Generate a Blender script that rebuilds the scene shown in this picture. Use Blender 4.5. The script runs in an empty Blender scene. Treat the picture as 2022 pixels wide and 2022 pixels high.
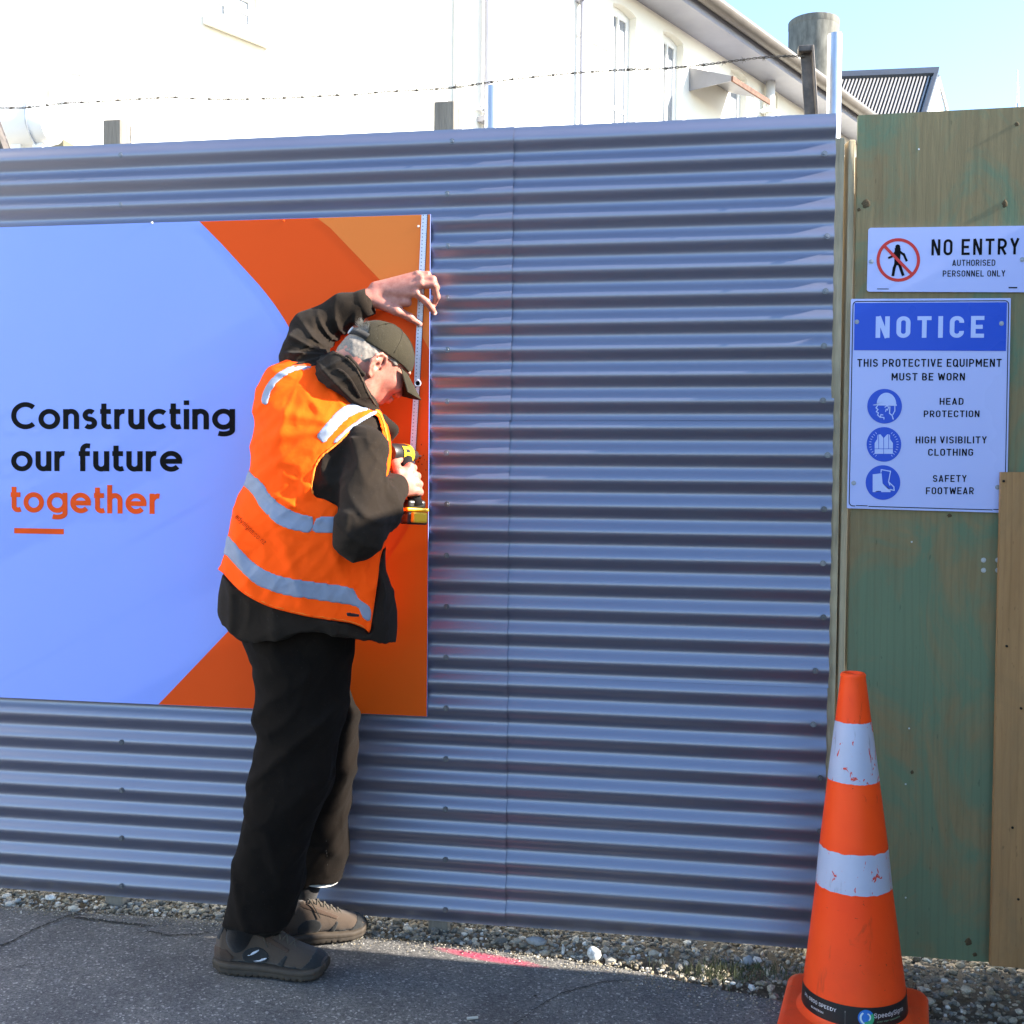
import bpy, bmesh, math, random
import numpy as np
from mathutils import Vector, Matrix, noise as mnoise
random.seed(7); rng = np.random.default_rng(7)
SC = bpy.context.scene
COL = SC.collection
R = math.radians

# ------------------------------------------------------------------ camera
CF, CYAW, CPIT, CROLL = 2155.0, -0.161, -0.0308, 0.0092      # focal length in photo pixels (2022 wide)
CC = np.array([0.365, -3.18, 1.369])
_cy, _sy = math.cos(CYAW), math.sin(CYAW)
cam_f = np.array([_sy*math.cos(CPIT), _cy*math.cos(CPIT), math.sin(CPIT)])
_r = np.array([_cy, -_sy, 0.0]); _u = np.cross(_r, cam_f)
cam_r = _r*math.cos(CROLL)+_u*math.sin(CROLL)
cam_u = -_r*math.sin(CROLL)+_u*math.cos(CROLL)
cd = bpy.data.cameras.new('camera'); cam = bpy.data.objects.new('camera', cd); COL.objects.link(cam)
cd.sensor_width = 36.0; cd.sensor_fit = 'HORIZONTAL'; cd.lens = 36.0*CF/2022.0
cd.clip_start = 0.05; cd.clip_end = 2000.0
M = Matrix.Identity(4)
for i in range(3):
    M[i][0] = cam_r[i]; M[i][1] = cam_u[i]; M[i][2] = -cam_f[i]; M[i][3] = CC[i]
cam.matrix_world = M
SC.camera = cam

# ------------------------------------------------------------------ light
SUN_EL, SUN_AZ = 28.0, 1.0         # sun to the right, SUN_AZ degrees to the street side of the fence line
world = bpy.data.worlds.new('World'); SC.world = world; world.use_nodes = True
wn = world.node_tree.nodes; wl = world.node_tree.links
bg = wn['Background']; sky = wn.new('ShaderNodeTexSky'); sky.sky_type = 'NISHITA'
sky.sun_disc = False; sky.sun_elevation = R(SUN_EL); sky.sun_rotation = R(90+SUN_AZ)
sky.air_density = 1.0; sky.dust_density = 0.5; sky.ozone_density = 3.2
wl.new(sky.outputs[0], bg.inputs[0]); bg.inputs[1].default_value = 0.14
sd = bpy.data.lights.new('sun', 'SUN'); sun = bpy.data.objects.new('sun', sd); COL.objects.link(sun)
sd.energy = 4.9; sd.angle = R(0.5); sd.color = (1.0, 0.93, 0.82)
sdir = Vector((math.cos(R(SUN_EL))*math.cos(R(SUN_AZ)), -math.cos(R(SUN_EL))*math.sin(R(SUN_AZ)), math.sin(R(SUN_EL))))
sun.rotation_euler = sdir.to_track_quat('Z', 'Y').to_euler(); sun.location = (30, 0, 20)
vs = SC.view_settings
vs.view_transform = 'Standard'; vs.look = 'None'; vs.gamma = 1.0; vs.use_curve_mapping = False
vs.exposure = 2.06
SC.cycles.max_bounces = 8; SC.cycles.use_denoising = True

# ------------------------------------------------------------------ helpers
def ray(px, py):
    return cam_f + cam_r*(px-1011)/CF - cam_u*(py-1011)/CF
def at(px, py, Y):
    """point of the vertical plane y = Y that the photograph shows at pixel (px, py)"""
    d = ray(px, py); return CC + d*(Y-CC[1])/d[1]
def atz(px, py, Z):
    d = ray(px, py); return CC + d*(Z-CC[2])/d[2]

def tag(o, label=None, cat=None, group=None, kind=None):
    if label: o['label'] = label
    if cat: o['category'] = cat
    if group: o['group'] = group
    if kind: o['kind'] = kind
    return o
def empty(name, loc, label=None, cat=None, group=None, rz=0.0):
    o = bpy.data.objects.new(name, None); COL.objects.link(o)
    o.location = loc; o.rotation_euler = (0, 0, rz); o.empty_display_size = .05
    return tag(o, label, cat, group)
def origin_of(p):
    return Vector((0, 0, 0)) if p is None else (origin_of(p.parent) + p.location)
def link(name, me, mat, parent=None, smooth=False):
    o = bpy.data.objects.new(name, me); COL.objects.link(o)
    if mat is not None and len(me.materials) == 0: me.materials.append(mat)
    if smooth:
        me.polygons.foreach_set('use_smooth', np.ones(len(me.polygons), bool))
    if parent: o.parent = parent
    return o
def mesh(name, verts, faces, mat, parent=None, smooth=False, loc=None, world=True):
    """verts in world space; they are stored relative to the parent (or to loc)"""
    V = np.asarray(verts, dtype=float)
    off = np.array(origin_of(parent)) if (parent is not None and world) else np.zeros(3)
    if loc is not None: off = np.asarray(loc, float)
    me = bpy.data.meshes.new(name)
    me.from_pydata((V-off).tolist(), [], faces if isinstance(faces, list) else faces.tolist())
    me.update()
    o = link(name, me, mat, parent, smooth)
    if loc is not None and parent is None: o.location = loc
    return o

class MB:
    """collects simple solids, built as one mesh"""
    def __init__(s): s.v = []; s.f = []
    def add(s, vs_, fs_):
        n = len(s.v); s.v += [tuple(v) for v in vs_]; s.f += [tuple(i+n for i in f) for f in fs_]
    def hexa(s, p):   # 8 corners: bottom 0-3 ccw, top 4-7
        s.add(p, [(0, 3, 2, 1), (4, 5, 6, 7), (0, 1, 5, 4), (1, 2, 6, 5), (2, 3, 7, 6), (3, 0, 4, 7)])
    def box(s, x0, x1, y0, y1, z0, z1):
        s.hexa([(x0, y0, z0), (x1, y0, z0), (x1, y1, z0), (x0, y1, z0), (x0, y0, z1), (x1, y0, z1), (x1, y1, z1), (x0, y1, z1)])
    def tube(s, pts, rad, n=8, caps=True):
        pts = [Vector(p) for p in pts]; rads = rad if isinstance(rad, (list, tuple)) else [rad]*len(pts)
        base = len(s.v); prev = None
        for i, p in enumerate(pts):
            t = (pts[min(i+1, len(pts)-1)]-pts[max(i-1, 0)]).normalized()
            if prev is None:
                a = t.orthogonal().normalized()
            else:
                a = (prev - t*prev.dot(t)).normalized()
            prev = a; b = t.cross(a)
            for k in range(n):
                an = 2*math.pi*k/n
                s.v.append(tuple(p+(a*math.cos(an)+b*math.sin(an))*rads[i]))
        for i in range(len(pts)-1):
            for k in range(n):
                k2 = (k+1) % n
                s.f.append((base+i*n+k, base+i*n+k2, base+(i+1)*n+k2, base+(i+1)*n+k))
        if caps:
            s.f.append(tuple(base+k for k in range(n))[::-1])
            s.f.append(tuple(base+(len(pts)-1)*n+k for k in range(n)))
    def lathe(s, prof, c=(0, 0, 0), n=32, ang=0.0):
        base = len(s.v)
        for (r_, z) in prof:
            for k in range(n):
                a = ang+2*math.pi*k/n
                s.v.append((c[0]+r_*math.cos(a), c[1]+r_*math.sin(a), c[2]+z))
        for i in range(len(prof)-1):
            for k in range(n):
                k2 = (k+1) % n
                s.f.append((base+i*n+k, base+i*n+k2, base+(i+1)*n+k2, base+(i+1)*n+k))
    def build(s, name, mat, parent=None, smooth=False, bevel=0.0, loc=None, seg=1):
        o = mesh(name, s.v, s.f, mat, parent, smooth, loc)
        if bevel:
            m = o.modifiers.new('bevel', 'BEVEL'); m.width = bevel; m.segments = seg; m.limit_method = 'ANGLE'; m.angle_limit = R(40)
        return o

# ------------------------------------------------------------------ materials
def nt(name):
    m = bpy.data.materials.new(name); m.use_nodes = True
    t = m.node_tree; b = t.nodes['Principled BSDF']
    return m, t, t.nodes, t.links, b
def ramp(n, pts):
    cr = n.color_ramp
    while len(cr.elements) > 1: cr.elements.remove(cr.elements[-1])
    cr.elements[0].position = pts[0][0]; cr.elements[0].color = (*pts[0][1], 1) if len(pts[0][1]) == 3 else pts[0][1]
    for p, c in pts[1:]:
        e = cr.elements.new(p); e.color = (*c, 1) if len(c) == 3 else c
def noise(N, L, co, scale, detail=4, rough=.55, dist=0.0):
    n = N.new('ShaderNodeTexNoise'); n.inputs['Scale'].default_value = scale
    n.inputs['Detail'].default_value = detail; n.inputs['Roughness'].default_value = rough; n.inputs['Distortion'].default_value = dist
    L.new(co, n.inputs['Vector']); return n
def mix(N, L, fac, a, b, mode='MIX'):
    m = N.new('ShaderNodeMix'); m.data_type = 'RGBA'; m.blend_type = mode
    for sck, v in ((m.inputs[0], fac), (m.inputs[6], a), (m.inputs[7], b)):
        if hasattr(v, 'is_linked') or isinstance(v, bpy.types.NodeSocket): L.new(v, sck)
        elif isinstance(v, (int, float)): sck.default_value = v
        else: sck.default_value = (*v, 1)
    return m.outputs[2]
def coords(N, L, scale=(1, 1, 1), rot=(0, 0, 0)):
    tc = N.new('ShaderNodeTexCoord'); mp = N.new('ShaderNodeMapping')
    mp.inputs['Scale'].default_value = scale; mp.inputs['Rotation'].default_value = rot
    L.new(tc.outputs['Object'], mp.inputs['Vector']); return mp.outputs[0]
def scaled(N, L, c, g):
    if g == 1.0: return c
    v = N.new('ShaderNodeVectorMath'); v.operation = 'SCALE'; v.inputs['Scale'].default_value = g; L.new(c, v.inputs[0]); return v.outputs[0]
def bumpn(N, L, b, h, strength, dist=0.01):
    bp = N.new('ShaderNodeBump'); bp.inputs['Strength'].default_value = strength; bp.inputs['Distance'].default_value = dist
    L.new(h, bp.inputs['Height']); L.new(bp.outputs[0], b.inputs['Normal']); return bp
def mat(name, c, rough=.5, metal=0.0, var=.12, vs_=6.0, bump=0.0, bs=60.0, spec=.5, sc=(1, 1, 1), coat=0.0, c2=None, rv=.1, bd=.004, sheen=0.0, gain=1.0):
    """colour with cloudy variation and wear, roughness variation and fine relief"""
    m, t, N, L, b = nt(name)
    co = coords(N, L, sc)
    n1 = noise(N, L, co, vs_, 6, .6); rp = N.new('ShaderNodeValToRGB')
    c2 = c2 or tuple(min(1, x*(1+var)) for x in c)
    ramp(rp, [(.3, tuple(x*(1-var) for x in c)), (.7, c2)])
    L.new(n1.outputs[0], rp.inputs[0]); L.new(scaled(N, L, rp.outputs[0], gain), b.inputs['Base Color'])
    mr = N.new('ShaderNodeMapRange'); mr.inputs[3].default_value = max(.02, rough-rv); mr.inputs[4].default_value = min(1, rough+rv)
    n2 = noise(N, L, co, vs_*2.3, 3); L.new(n2.outputs[0], mr.inputs[0]); L.new(mr.outputs[0], b.inputs['Roughness'])
    b.inputs['Metallic'].default_value = metal; b.inputs['Specular IOR Level'].default_value = spec
    b.inputs['Coat Weight'].default_value = coat; b.inputs['Coat Roughness'].default_value = .12
    if sheen:
        b.inputs['Sheen Weight'].default_value = sheen; b.inputs['Sheen Roughness'].default_value = .5
    if bump:
        n3 = noise(N, L, co, bs, 4); bumpn(N, L, b, n3.outputs[0], bump, bd)
    return m

# ================================================================== materials of the place
M_fence = None
def mk_fence():
    m, t, N, L, b = nt('painted_steel')
    co = coords(N, L, (1, 1, 1))
    n1 = noise(N, L, co, 1.3, 5); n2 = noise(N, L, co, 90, 2)
    rp = N.new('ShaderNodeValToRGB'); ramp(rp, [(.3, (.064, .065, .100)), (.75, (.082, .083, .124))])
    L.new(n1.outputs[0], rp.inputs[0])
    # run-off streaks and dust, stretched along the ribs
    co2 = coords(N, L, (3, 1, 60)); n3 = noise(N, L, co2, 1.2, 5, .65)
    rp3 = N.new('ShaderNodeValToRGB'); ramp(rp3, [(.5, (0, 0, 0)), (.8, (.35, .35, .35))]); L.new(n3.outputs[0], rp3.inputs[0])
    c = mix(N, L, rp3.outputs[0], rp.outputs[0], (.13, .13, .14))
    # mud splashed up from the ground and a little grime
    tcz = N.new('ShaderNodeTexCoord'); sz = N.new('ShaderNodeSeparateXYZ'); L.new(tcz.outputs['Object'], sz.inputs[0])
    mz = N.new('ShaderNodeMapRange'); mz.inputs[1].default_value = .42; mz.inputs[2].default_value = .03; mz.inputs[3].default_value = 0; mz.inputs[4].default_value = .55; L.new(sz.outputs[2], mz.inputs[0])
    n5 = noise(N, L, co, 38, 6, .75); r5 = N.new('ShaderNodeValToRGB'); ramp(r5, [(.42, (0, 0, 0)), (.72, (1, 1, 1))]); L.new(n5.outputs[0], r5.inputs[0])
    c = mix(N, L, mix(N, L, 1.0, r5.outputs[0], mz.outputs[0], 'MULTIPLY'), c, (.10, .085, .07))
    n6 = noise(N, L, co, 5.5, 6, .7); r6 = N.new('ShaderNodeValToRGB'); ramp(r6, [(.60, (0, 0, 0)), (.70, (.22, .22, .22))]); L.new(n6.outputs[0], r6.inputs[0])
    c = mix(N, L, r6.outputs[0], c, (.075, .075, .10))
    L.new(c, b.inputs['Base Color'])
    b.inputs['Roughness'].default_value = .38
    mr = N.new('ShaderNodeMapRange'); mr.inputs[3].default_value = .34; mr.inputs[4].default_value = .46; L.new(n1.outputs[0], mr.inputs[0]); L.new(mr.outputs[0], b.inputs['Roughness'])
    b.inputs['Specular IOR Level'].default_value = .9; b.inputs['Specular Tint'].default_value = (.84, .87, .99, 1); b.inputs['IOR'].default_value = 2.1
    bumpn(N, L, b, n2.outputs[0], .05, .001)
    return m
M_fence = mk_fence()
M_screw = mat('screw_steel', (.16, .17, .19), .38, .6, var=.2, vs_=80)
M_galv = mat('galvanised_steel', (.42, .45, .50), .38, .75, var=.18, vs_=30, sc=(1, 1, .3))
M_rusty = mat('weathered_steel', (.13, .11, .095), .65, .4, var=.4, vs_=20, bump=.3)
M_timber = mat('pine_timber', (.48, .39, .25), .8, 0, var=.25, vs_=9, sc=(8, 8, .6), bump=.5, bs=40)
M_post = mat('weathered_post_timber', (.20, .175, .14), .85, 0, var=.2, vs_=9, sc=(8, 8, .6), bump=.5, bs=40)
M_render = mat('cream_wall_render', (.82, .79, .70), .85, 0, var=.025, vs_=1.5, bump=.15, bs=25, bd=.01)
M_white = mat('white_paint', (.78, .78, .76), .5, 0, var=.05, vs_=4)
M_fascia = mat('grey_fascia_paint', (.25, .255, .30), .5, 0, var=.08, vs_=3)
M_gutter = mat('brown_grey_gutter', (.115, .10, .085), .5, 0, var=.15, vs_=5)
M_glass = mat('window_glass', (.20, .22, .25), .08, 0, var=.1, vs_=2, spec=1.0)
M_awn = mat('awning_metal', (.24, .24, .26), .55, .1, var=.1, vs_=5)
M_awnrust = mat('rusty_awning_edge', (.11, .05, .028), .8, 0, var=.5, vs_=20)
M_concrete = mat('aged_concrete', (.135, .13, .108), .9, 0, var=.45, vs_=3, sc=(3, 3, 1), bump=.4, bs=30)
M_darkroof = mat('dark_roof_steel', (.035, .037, .042), .5, .1, var=.15, vs_=3)
M_rib = mat('roof_rib_edge', (.30, .28, .26), .5, .1, var=.1)

def mk_ply(name, base, green, brown, gscale, gbias, scz=.35):
    """weathered plywood: long grain, green stain patches, knots and dark flecks"""
    m, t, N, L, b = nt(name)
    tc = N.new('ShaderNodeTexCoord')
    def mp(s, loc=(0, 0, 0)):
        x = N.new('ShaderNodeMapping'); x.inputs['Scale'].default_value = s; x.inputs['Location'].default_value = loc
        L.new(tc.outputs['Object'], x.inputs[0]); return x.outputs[0]
    g = noise(N, L, mp((34, 34, 2.2)), 1.6, 8, .7, .8)
    rg = N.new('ShaderNodeValToRGB'); ramp(rg, [(.25, tuple(x*.80 for x in base)), (.5, base), (.75, tuple(min(1, x*1.14) for x in base))])
    L.new(g.outputs[0], rg.inputs[0])
    gn0 = noise(N, L, mp((2.6, 2.6, 1.3), (3.1, 0, 1.7)), gscale*1.3, 7, .66, 1.2)
    sxz = N.new('ShaderNodeSeparateXYZ'); L.new(tc.outputs['Object'], sxz.inputs[0])
    gz = N.new('ShaderNodeMapRange'); gz.inputs[1].default_value = 2.3; gz.inputs[2].default_value = .5; gz.inputs[3].default_value = -.06; gz.inputs[4].default_value = .05; L.new(sxz.outputs[2], gz.inputs[0])
    gn = N.new('ShaderNodeMath'); gn.operation = 'ADD'; L.new(gn0.outputs[0], gn.inputs[0]); L.new(gz.outputs[0], gn.inputs[1])
    rr = N.new('ShaderNodeValToRGB'); ramp(rr, [(gbias-.08, (0, 0, 0)), (gbias+.09, (.9, .9, .9))]); L.new(gn.outputs[0], rr.inputs[0])
    c1 = mix(N, L, rr.outputs[0], rg.outputs[0], green)
    c1 = mix(N, L, .22, c1, rg.outputs[0])
    bn = noise(N, L, mp((4, 4, .6), (7.7, 0, .4)), 1.5, 5, .6, .4)
    rb = N.new('ShaderNodeValToRGB'); ramp(rb, [(.55, (0, 0, 0)), (.78, (.7, .7, .7))]); L.new(bn.outputs[0], rb.inputs[0])
    c2 = mix(N, L, rb.outputs[0], c1, brown)
    f = noise(N, L, mp((10, 10, 3)), 9, 2, .5); rf = N.new('ShaderNodeValToRGB'); ramp(rf, [(.0, (.3, .3, .3)), (.26, (.3, .3, .3)), (.31, (0, 0, 0))]); L.new(f.outputs[0], rf.inputs[0])
    c3 = mix(N, L, rf.outputs[0], c2, (.02, .018, .012))
    # cathedral grain lines
    w = N.new('ShaderNodeTexWave'); w.wave_type = 'RINGS'; w.rings_direction = 'Y'; w.inputs['Scale'].default_value = 5.0
    w.inputs['Distortion'].default_value = 6; w.inputs['Detail'].default_value = 3; w.inputs['Detail Scale'].default_value = 1.5
    L.new(mp((3.0, 1, .22), (-1.5, 0, -.3)), w.inputs[0])
    rw = N.new('ShaderNodeValToRGB'); ramp(rw, [(.0, (.10, .10, .10)), (.25, (0, 0, 0))]); L.new(w.outputs[0], rw.inputs[0])
    c4 = mix(N, L, rw.outputs[0], c3, tuple(x*.45 for x in brown))
    L.new(c4, b.inputs['Base Color']); b.inputs['Roughness'].default_value = .75; b.inputs['Specular IOR Level'].default_value = .3
    bumpn(N, L, b, g.outputs[0], .35, .002)
    return m
M_ply = mk_ply('green_stained_plywood', (.225, .175, .088), (.100, .190, .118), (.17, .10, .045), 1.5, .51)
M_plyb = mk_ply('brown_plywood', (.36, .20, .085), (.28, .17, .08), (.20, .095, .035), 1.5, .62)
M_knot = mat('plywood_knot', (.085, .058, .026), .9, 0, var=.5, vs_=60)

# ================================================================== ground
def mk_ground():
    m, t, N, L, b = nt('earth_and_gravel')
    co = coords(N, L); n = noise(N, L, co, 14, 8, .7)
    rp = N.new('ShaderNodeValToRGB'); ramp(rp, [(.3, (.05, .042, .03)), (.6, (.12, .10, .075)), (.8, (.2, .18, .15))])
    L.new(n.outputs[0], rp.inputs[0]); L.new(rp.outputs[0], b.inputs['Base Color']); b.inputs['Roughness'].default_value = .95
    bumpn(N, L, b, n.outputs[0], .8, .02); return m
def mk_asphalt():
    m, t, N, L, b = nt('worn_asphalt')
    co = coords(N, L)
    big = noise(N, L, co, 2.6, 6, .65)
    v = N.new('ShaderNodeTexVoronoi'); v.inputs['Scale'].default_value = 190; L.new(co, v.inputs['Vector'])
    v2 = N.new('ShaderNodeTexVoronoi'); v2.inputs['Scale'].default_value = 420; L.new(co, v2.inputs['Vector'])
    rp = N.new('ShaderNodeValToRGB')
    ramp(rp, [(.0, (.035, .036, .037)), (.25, (.075, .075, .076)), (.5, (.12, .12, .12)), (.8, (.18, .18, .175)), (.93, (.24, .24, .235)), (.97, (.55, .55, .53))])
    sep = N.new('ShaderNodeSeparateColor'); L.new(v.outputs['Color'], sep.inputs[0]); L.new(sep.outputs[0], rp.inputs[0])
    rp2 = N.new('ShaderNodeValToRGB'); ramp(rp2, [(0, (.06, .061, .064)), (.5, (.115, .115, .117)), (1, (.19, .19, .19))])
    sep2 = N.new('ShaderNodeSeparateColor'); L.new(v2.outputs['Color'], sep2.inputs[0]); L.new(sep2.outputs[1], rp2.inputs[0])
    c = mix(N, L, .5, rp.outputs[0], rp2.outputs[0])
    rb = N.new('ShaderNodeValToRGB'); ramp(rb, [(.3, (.55, .55, .58)), (.5, (.95, .95, .96)), (.72, (1.35, 1.31, 1.24))]); L.new(big.outputs[0], rb.inputs[0])
    c = mix(N, L, 1.0, c, rb.outputs[0], 'MULTIPLY')
    # darker, finer band beside the gravel
    # pink spray paint beside the gravel: a stain with its own outline
    tc = N.new('ShaderNodeTexCoord'); sx = N.new('ShaderNodeSeparateXYZ'); L.new(tc.outputs['Object'], sx.inputs[0])
    def M2(op, a, bb, cc=None):
        q = N.new('ShaderNodeMath'); q.operation = op
        for i, vv in enumerate((a, bb, cc)):
            if vv is None: continue
            if isinstance(vv, (int, float)): q.inputs[i].default_value = vv
            else: L.new(vv, q.inputs[i])
        return q.outputs[0]
    X, Y = sx.outputs[0], sx.outputs[1]
    dx = M2('DIVIDE', M2('SUBTRACT', X, PINK[0]), .17)
    yy = M2('SUBTRACT', Y, M2('MULTIPLY_ADD', X, PINK[2], PINK[1]))
    dy = M2('DIVIDE', yy, .026)
    rr = M2('ADD', M2('MULTIPLY', dx, dx), M2('MULTIPLY', dy, dy))
    pn = noise(N, L, co, 85, 5, .8)
    rr = M2('ADD', rr, M2('MULTIPLY', pn.outputs[0], 1.2))
    mk = N.new('ShaderNodeMapRange'); mk.inputs[1].default_value = 1.75; mk.inputs[2].default_value = .55; mk.inputs[4].default_value = .8; L.new(rr, mk.inputs[0])
    c = mix(N, L, mk.outputs[0], c, (.50, .03, .10))
    # long hairline cracks
    c = mix(N, L, 1.0, c, (1.06, 1.0, .92), 'MULTIPLY')
    L.new(c, b.inputs['Base Color']); b.inputs['Roughness'].default_value = .8
    h = mix(N, L, .5, v.outputs['Distance'], v2.outputs['Distance'])
    bumpn(N, L, b, h, .55, .003); return m
GE = -.078   # where the asphalt ends and the gravel begins
pk = atz(965, 1886, .004); pk0 = atz(880, 1869, .004); pk1 = atz(1050, 1900, .004)
_sl = (pk1[1]-pk0[1])/(pk1[0]-pk0[0])
PINK = (float(pk[0]), float(pk[1]-_sl*pk[0]), float(_sl))
M_ground = mk_ground(); M_asph = mk_asphalt()
tag(mesh('ground', [(-600, -600, -.03), (600, -600, -.03), (600, 600, -.03), (-600, 600, -.03)], [(0, 1, 2, 3)], M_ground), kind='structure')

# footpath: a real slab with a ragged edge against the gravel, a crack and soft undulation
def edge_y(x):
    e = GE + .012*math.sin(x*3.1+1)+.008*math.sin(x*9.7)+.006*mnoise.noise(Vector((x*22, 0, 0)))
    if x < -.70: e += .028*min(1, (-.70-x)/.2)
    if x > -.25: e -= .20*min(1, (x+.25)/.95)**1.0     # the asphalt edge drifts away from the fence to the right
    if x < -1.45: e += -.035*min(1, (-1.45-x)/.3)
    return e
def footpath():
    xs = np.concatenate([[-40, -12, -5], np.linspace(-2.6, 2.2, 241), [5, 12, 40]])
    V = []; rows = 26
    for x in xs:
        e = edge_y(x)
        for j in range(rows):
            t = j/(rows-1)
            y = e - (t**2.2)*3.8
            z = .006*mnoise.noise(Vector((x*1.7, y*1.7, 0)))+.0015*mnoise.noise(Vector((x*14, y*14, 3)))
            if j == 0: z -= .010
            V.append((x, y, z))
        V.append((x, e+.02, -.03))
    n = rows+1; F = []
    for i in range(len(xs)-1):
        for j in range(rows-1):
            a = i*n+j; F.append((a, a+1, a+n+1, a+n))
        F.append((i*n+rows, i*n, (i+1)*n, (i+1)*n+rows))
    return tag(mesh('footpath', V, F, M_asph, smooth=True), kind='structure')
foot = footpath()
# kerb and road beyond the footpath (behind the photographer)
kb = MB(); kb.box(-40, 40, -4.14, -3.985, -.13, .005); tag(kb.build('kerb', M_concrete, bevel=.015), kind='structure')
tag(mesh('road', [(-60, -14, -.026), (60, -14, -.026), (60, -4.141, -.026), (-60, -4.141, -.026)], [(0, 1, 2, 3)],
    mat('road_asphalt', (.07, .07, .07), .85, var=.2, vs_=40, bump=.4, bs=200)), kind='structure')

# cracks in the asphalt: narrow dark fills with crumbs
def crack(pts, w, name):
    V = []; F = []
    P = [atz(x, y, .0) for x, y in pts]
    pl = []
    for a, b_ in zip(P[:-1], P[1:]):
        for k in range(14):
            t = k/14; q = a*(1-t)+b_*t
            pl.append(q + np.array([rng.normal(0, .0025), rng.normal(0, .0035), 0]))
    pl.append(P[-1])
    for i, q in enumerate(pl):
        ww = w*(.35+.65*abs(math.sin(i*1.7)))*min(1, (len(pl)-i)/8, (i+2)/5)
        z = .006*mnoise.noise(Vector((q[0]*1.7, q[1]*1.7, 0)))+.0035
        V += [(q[0], q[1]-ww, z), (q[0], q[1]+ww, z)]
    F = [(2*i, 2*i+2, 2*i+3, 2*i+1) for i in range(len(pl)-1)]
    o = mesh('crack', V, F, M_crack, foot)
    return o
M_crack = mat('crack_fill', (.022, .021, .018), .95, var=.5, vs_=120, bump=.6, bs=200)
crack([(-60, 1888), (20, 1862), (60, 1838), (100, 1822), (140, 1806), (190, 1795)], .011, 'crack')
crack([(140, 1810), (200, 1817), (260, 1826), (310, 1829)], .007, 'crack')
crack([(290, 1838), (330, 1848), (390, 1846), (430, 1840)], .004, 'crack')
crack([(1000, 2040), (1060, 1990), (1110, 1962), (1190, 1940), (1260, 1938)], .003, 'crack')
crack([(-30, 1925), (30, 1910), (70, 1903)], .002, 'crack')

# gravel between fence and footpath: real stones
def stone_template(seed, sub=1):
    bm = bmesh.new(); bmesh.ops.create_icosphere(bm, subdivisions=sub, radius=1.0)
    for v in bm.verts:
        k = 1+.35*mnoise.noise(v.co*1.3+Vector((seed*7.1, seed, 0)))+.12*mnoise.noise(v.co*3+Vector((seed, 3*seed, 5)))
        v.co *= k
    vs2 = np.array([v.co[:] for v in bm.verts]); fs = [tuple(v.index for v in f.verts) for f in bm.faces]
    bm.free(); return vs2, np.array(fs)
def mk_gravel():
    m, t, N, L, b = nt('river_gravel')
    co = coords(N, L); n0 = N.new('ShaderNodeNewGeometry')
    rp = N.new('ShaderNodeValToRGB')
    ramp(rp, [(0, (.12, .115, .10)), (.3, (.22, .19, .14)), (.5, (.32, .255, .16)), (.65, (.19, .195, .19)), (.8, (.42, .35, .24)), (.93, (.5, .46, .38)), (1, (.68, .66, .6))])
    L.new(n0.outputs['Random Per Island'], rp.inputs[0])
    n = noise(N, L, co, 160, 5, .7); r2 = N.new('ShaderNodeValToRGB'); ramp(r2, [(.3, (.6, .6, .6)), (.7, (1.2, 1.2, 1.2))]); L.new(n.outputs[0], r2.inputs[0])
    L.new(mix(N, L, 1, rp.outputs[0], r2.outputs[0], 'MULTIPLY'), b.inputs['Base Color']); b.inputs['Roughness'].default_value = .85
    bumpn(N, L, b, n.outputs[0], .3, .002); return m
M_grav = mk_gravel()
def gravel():
    T = [stone_template(i) for i in range(8)]
    V = []; F = []; n = 0
    def put(x, y, z, s):
        nonlocal n
        tv, tf = T[rng.integers(8)]
        a = rng.uniform(0, 6.28); c, s_ = math.cos(a), math.sin(a)
        Rm = np.array([[c, -s_, 0], [s_, c, 0], [0, 0, 1]])
        tlt = rng.uniform(-.5, .5); Rx = np.array([[1, 0, 0], [0, math.cos(tlt), -math.sin(tlt)], [0, math.sin(tlt), math.cos(tlt)]])
        sc_ = np.array([s, s*rng.uniform(.6, .95), s*rng.uniform(.4, .75)])
        V.append((tv*sc_)@Rm.T@Rx.T+np.array([x, y, z])); F.append(tf+n); n += len(tv)
    for i in range(9500):
        x = rng.uniform(-2.2, 2.1); e = edge_y(x)
        y = rng.uniform(e-.012, .16 if x < .85 else .2)
        s = float(np.clip(rng.lognormal(math.log(.0065), .42), .0025, .019))
        if y < e+.02: s *= .6
        put(x, y, -.014+rng.uniform(0, .012)+.006*min(1, max(0, (y-e)/.1)), s)
    for i in range(2600):   # fines and crumbs strayed on the asphalt edge
        x = rng.uniform(-2.1, 1.9); e = edge_y(x)
        y = e-abs(rng.normal(0, .035 if x < .2 else .07)); put(x, y, .003, rng.uniform(.0012, .0035))
    return tag(mesh('gravel', np.concatenate(V), np.concatenate(F), M_grav), kind='stuff')
gravel()
M_stone_w = mat('speckled_white_stone', (.55, .55, .53), .8, 0, var=.65, vs_=70, bump=.5)
M_stone_g = mat('grey_stone', (.25, .27, .28), .8, 0, var=.3, vs_=70, bump=.5)
def stone(px, py, r_, m, label, sq=(1, .8, .9), group=None):
    p = atz(px, py, r_*.7)
    tv, tf = stone_template(px % 13, 2)
    o = mesh('stone', tv*np.array(sq)*r_+p, tf.tolist(), m, None, True, loc=(p[0], p[1], 0))
    tag(o, label, 'stone', group)
stone(1173, 1884, .019, M_stone_w, 'round white stone speckled grey, at the front edge of the gravel under the steel fence', (1, .8, 1.15))
stone(1478, 1897, .016, M_stone_g, 'pale grey round stone lying on the gravel left of the traffic cone')
stone(1058, 1858, .021, M_stone_g, 'flat dark grey cobble, wider than the gravel around it, under the fence near its seam', (1.4, .8, .6))
stone(1112, 1876, .010, M_stone_w, 'small white pointed stone standing on edge beside the larger speckled stone', (.5, .5, 1.8))
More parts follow.
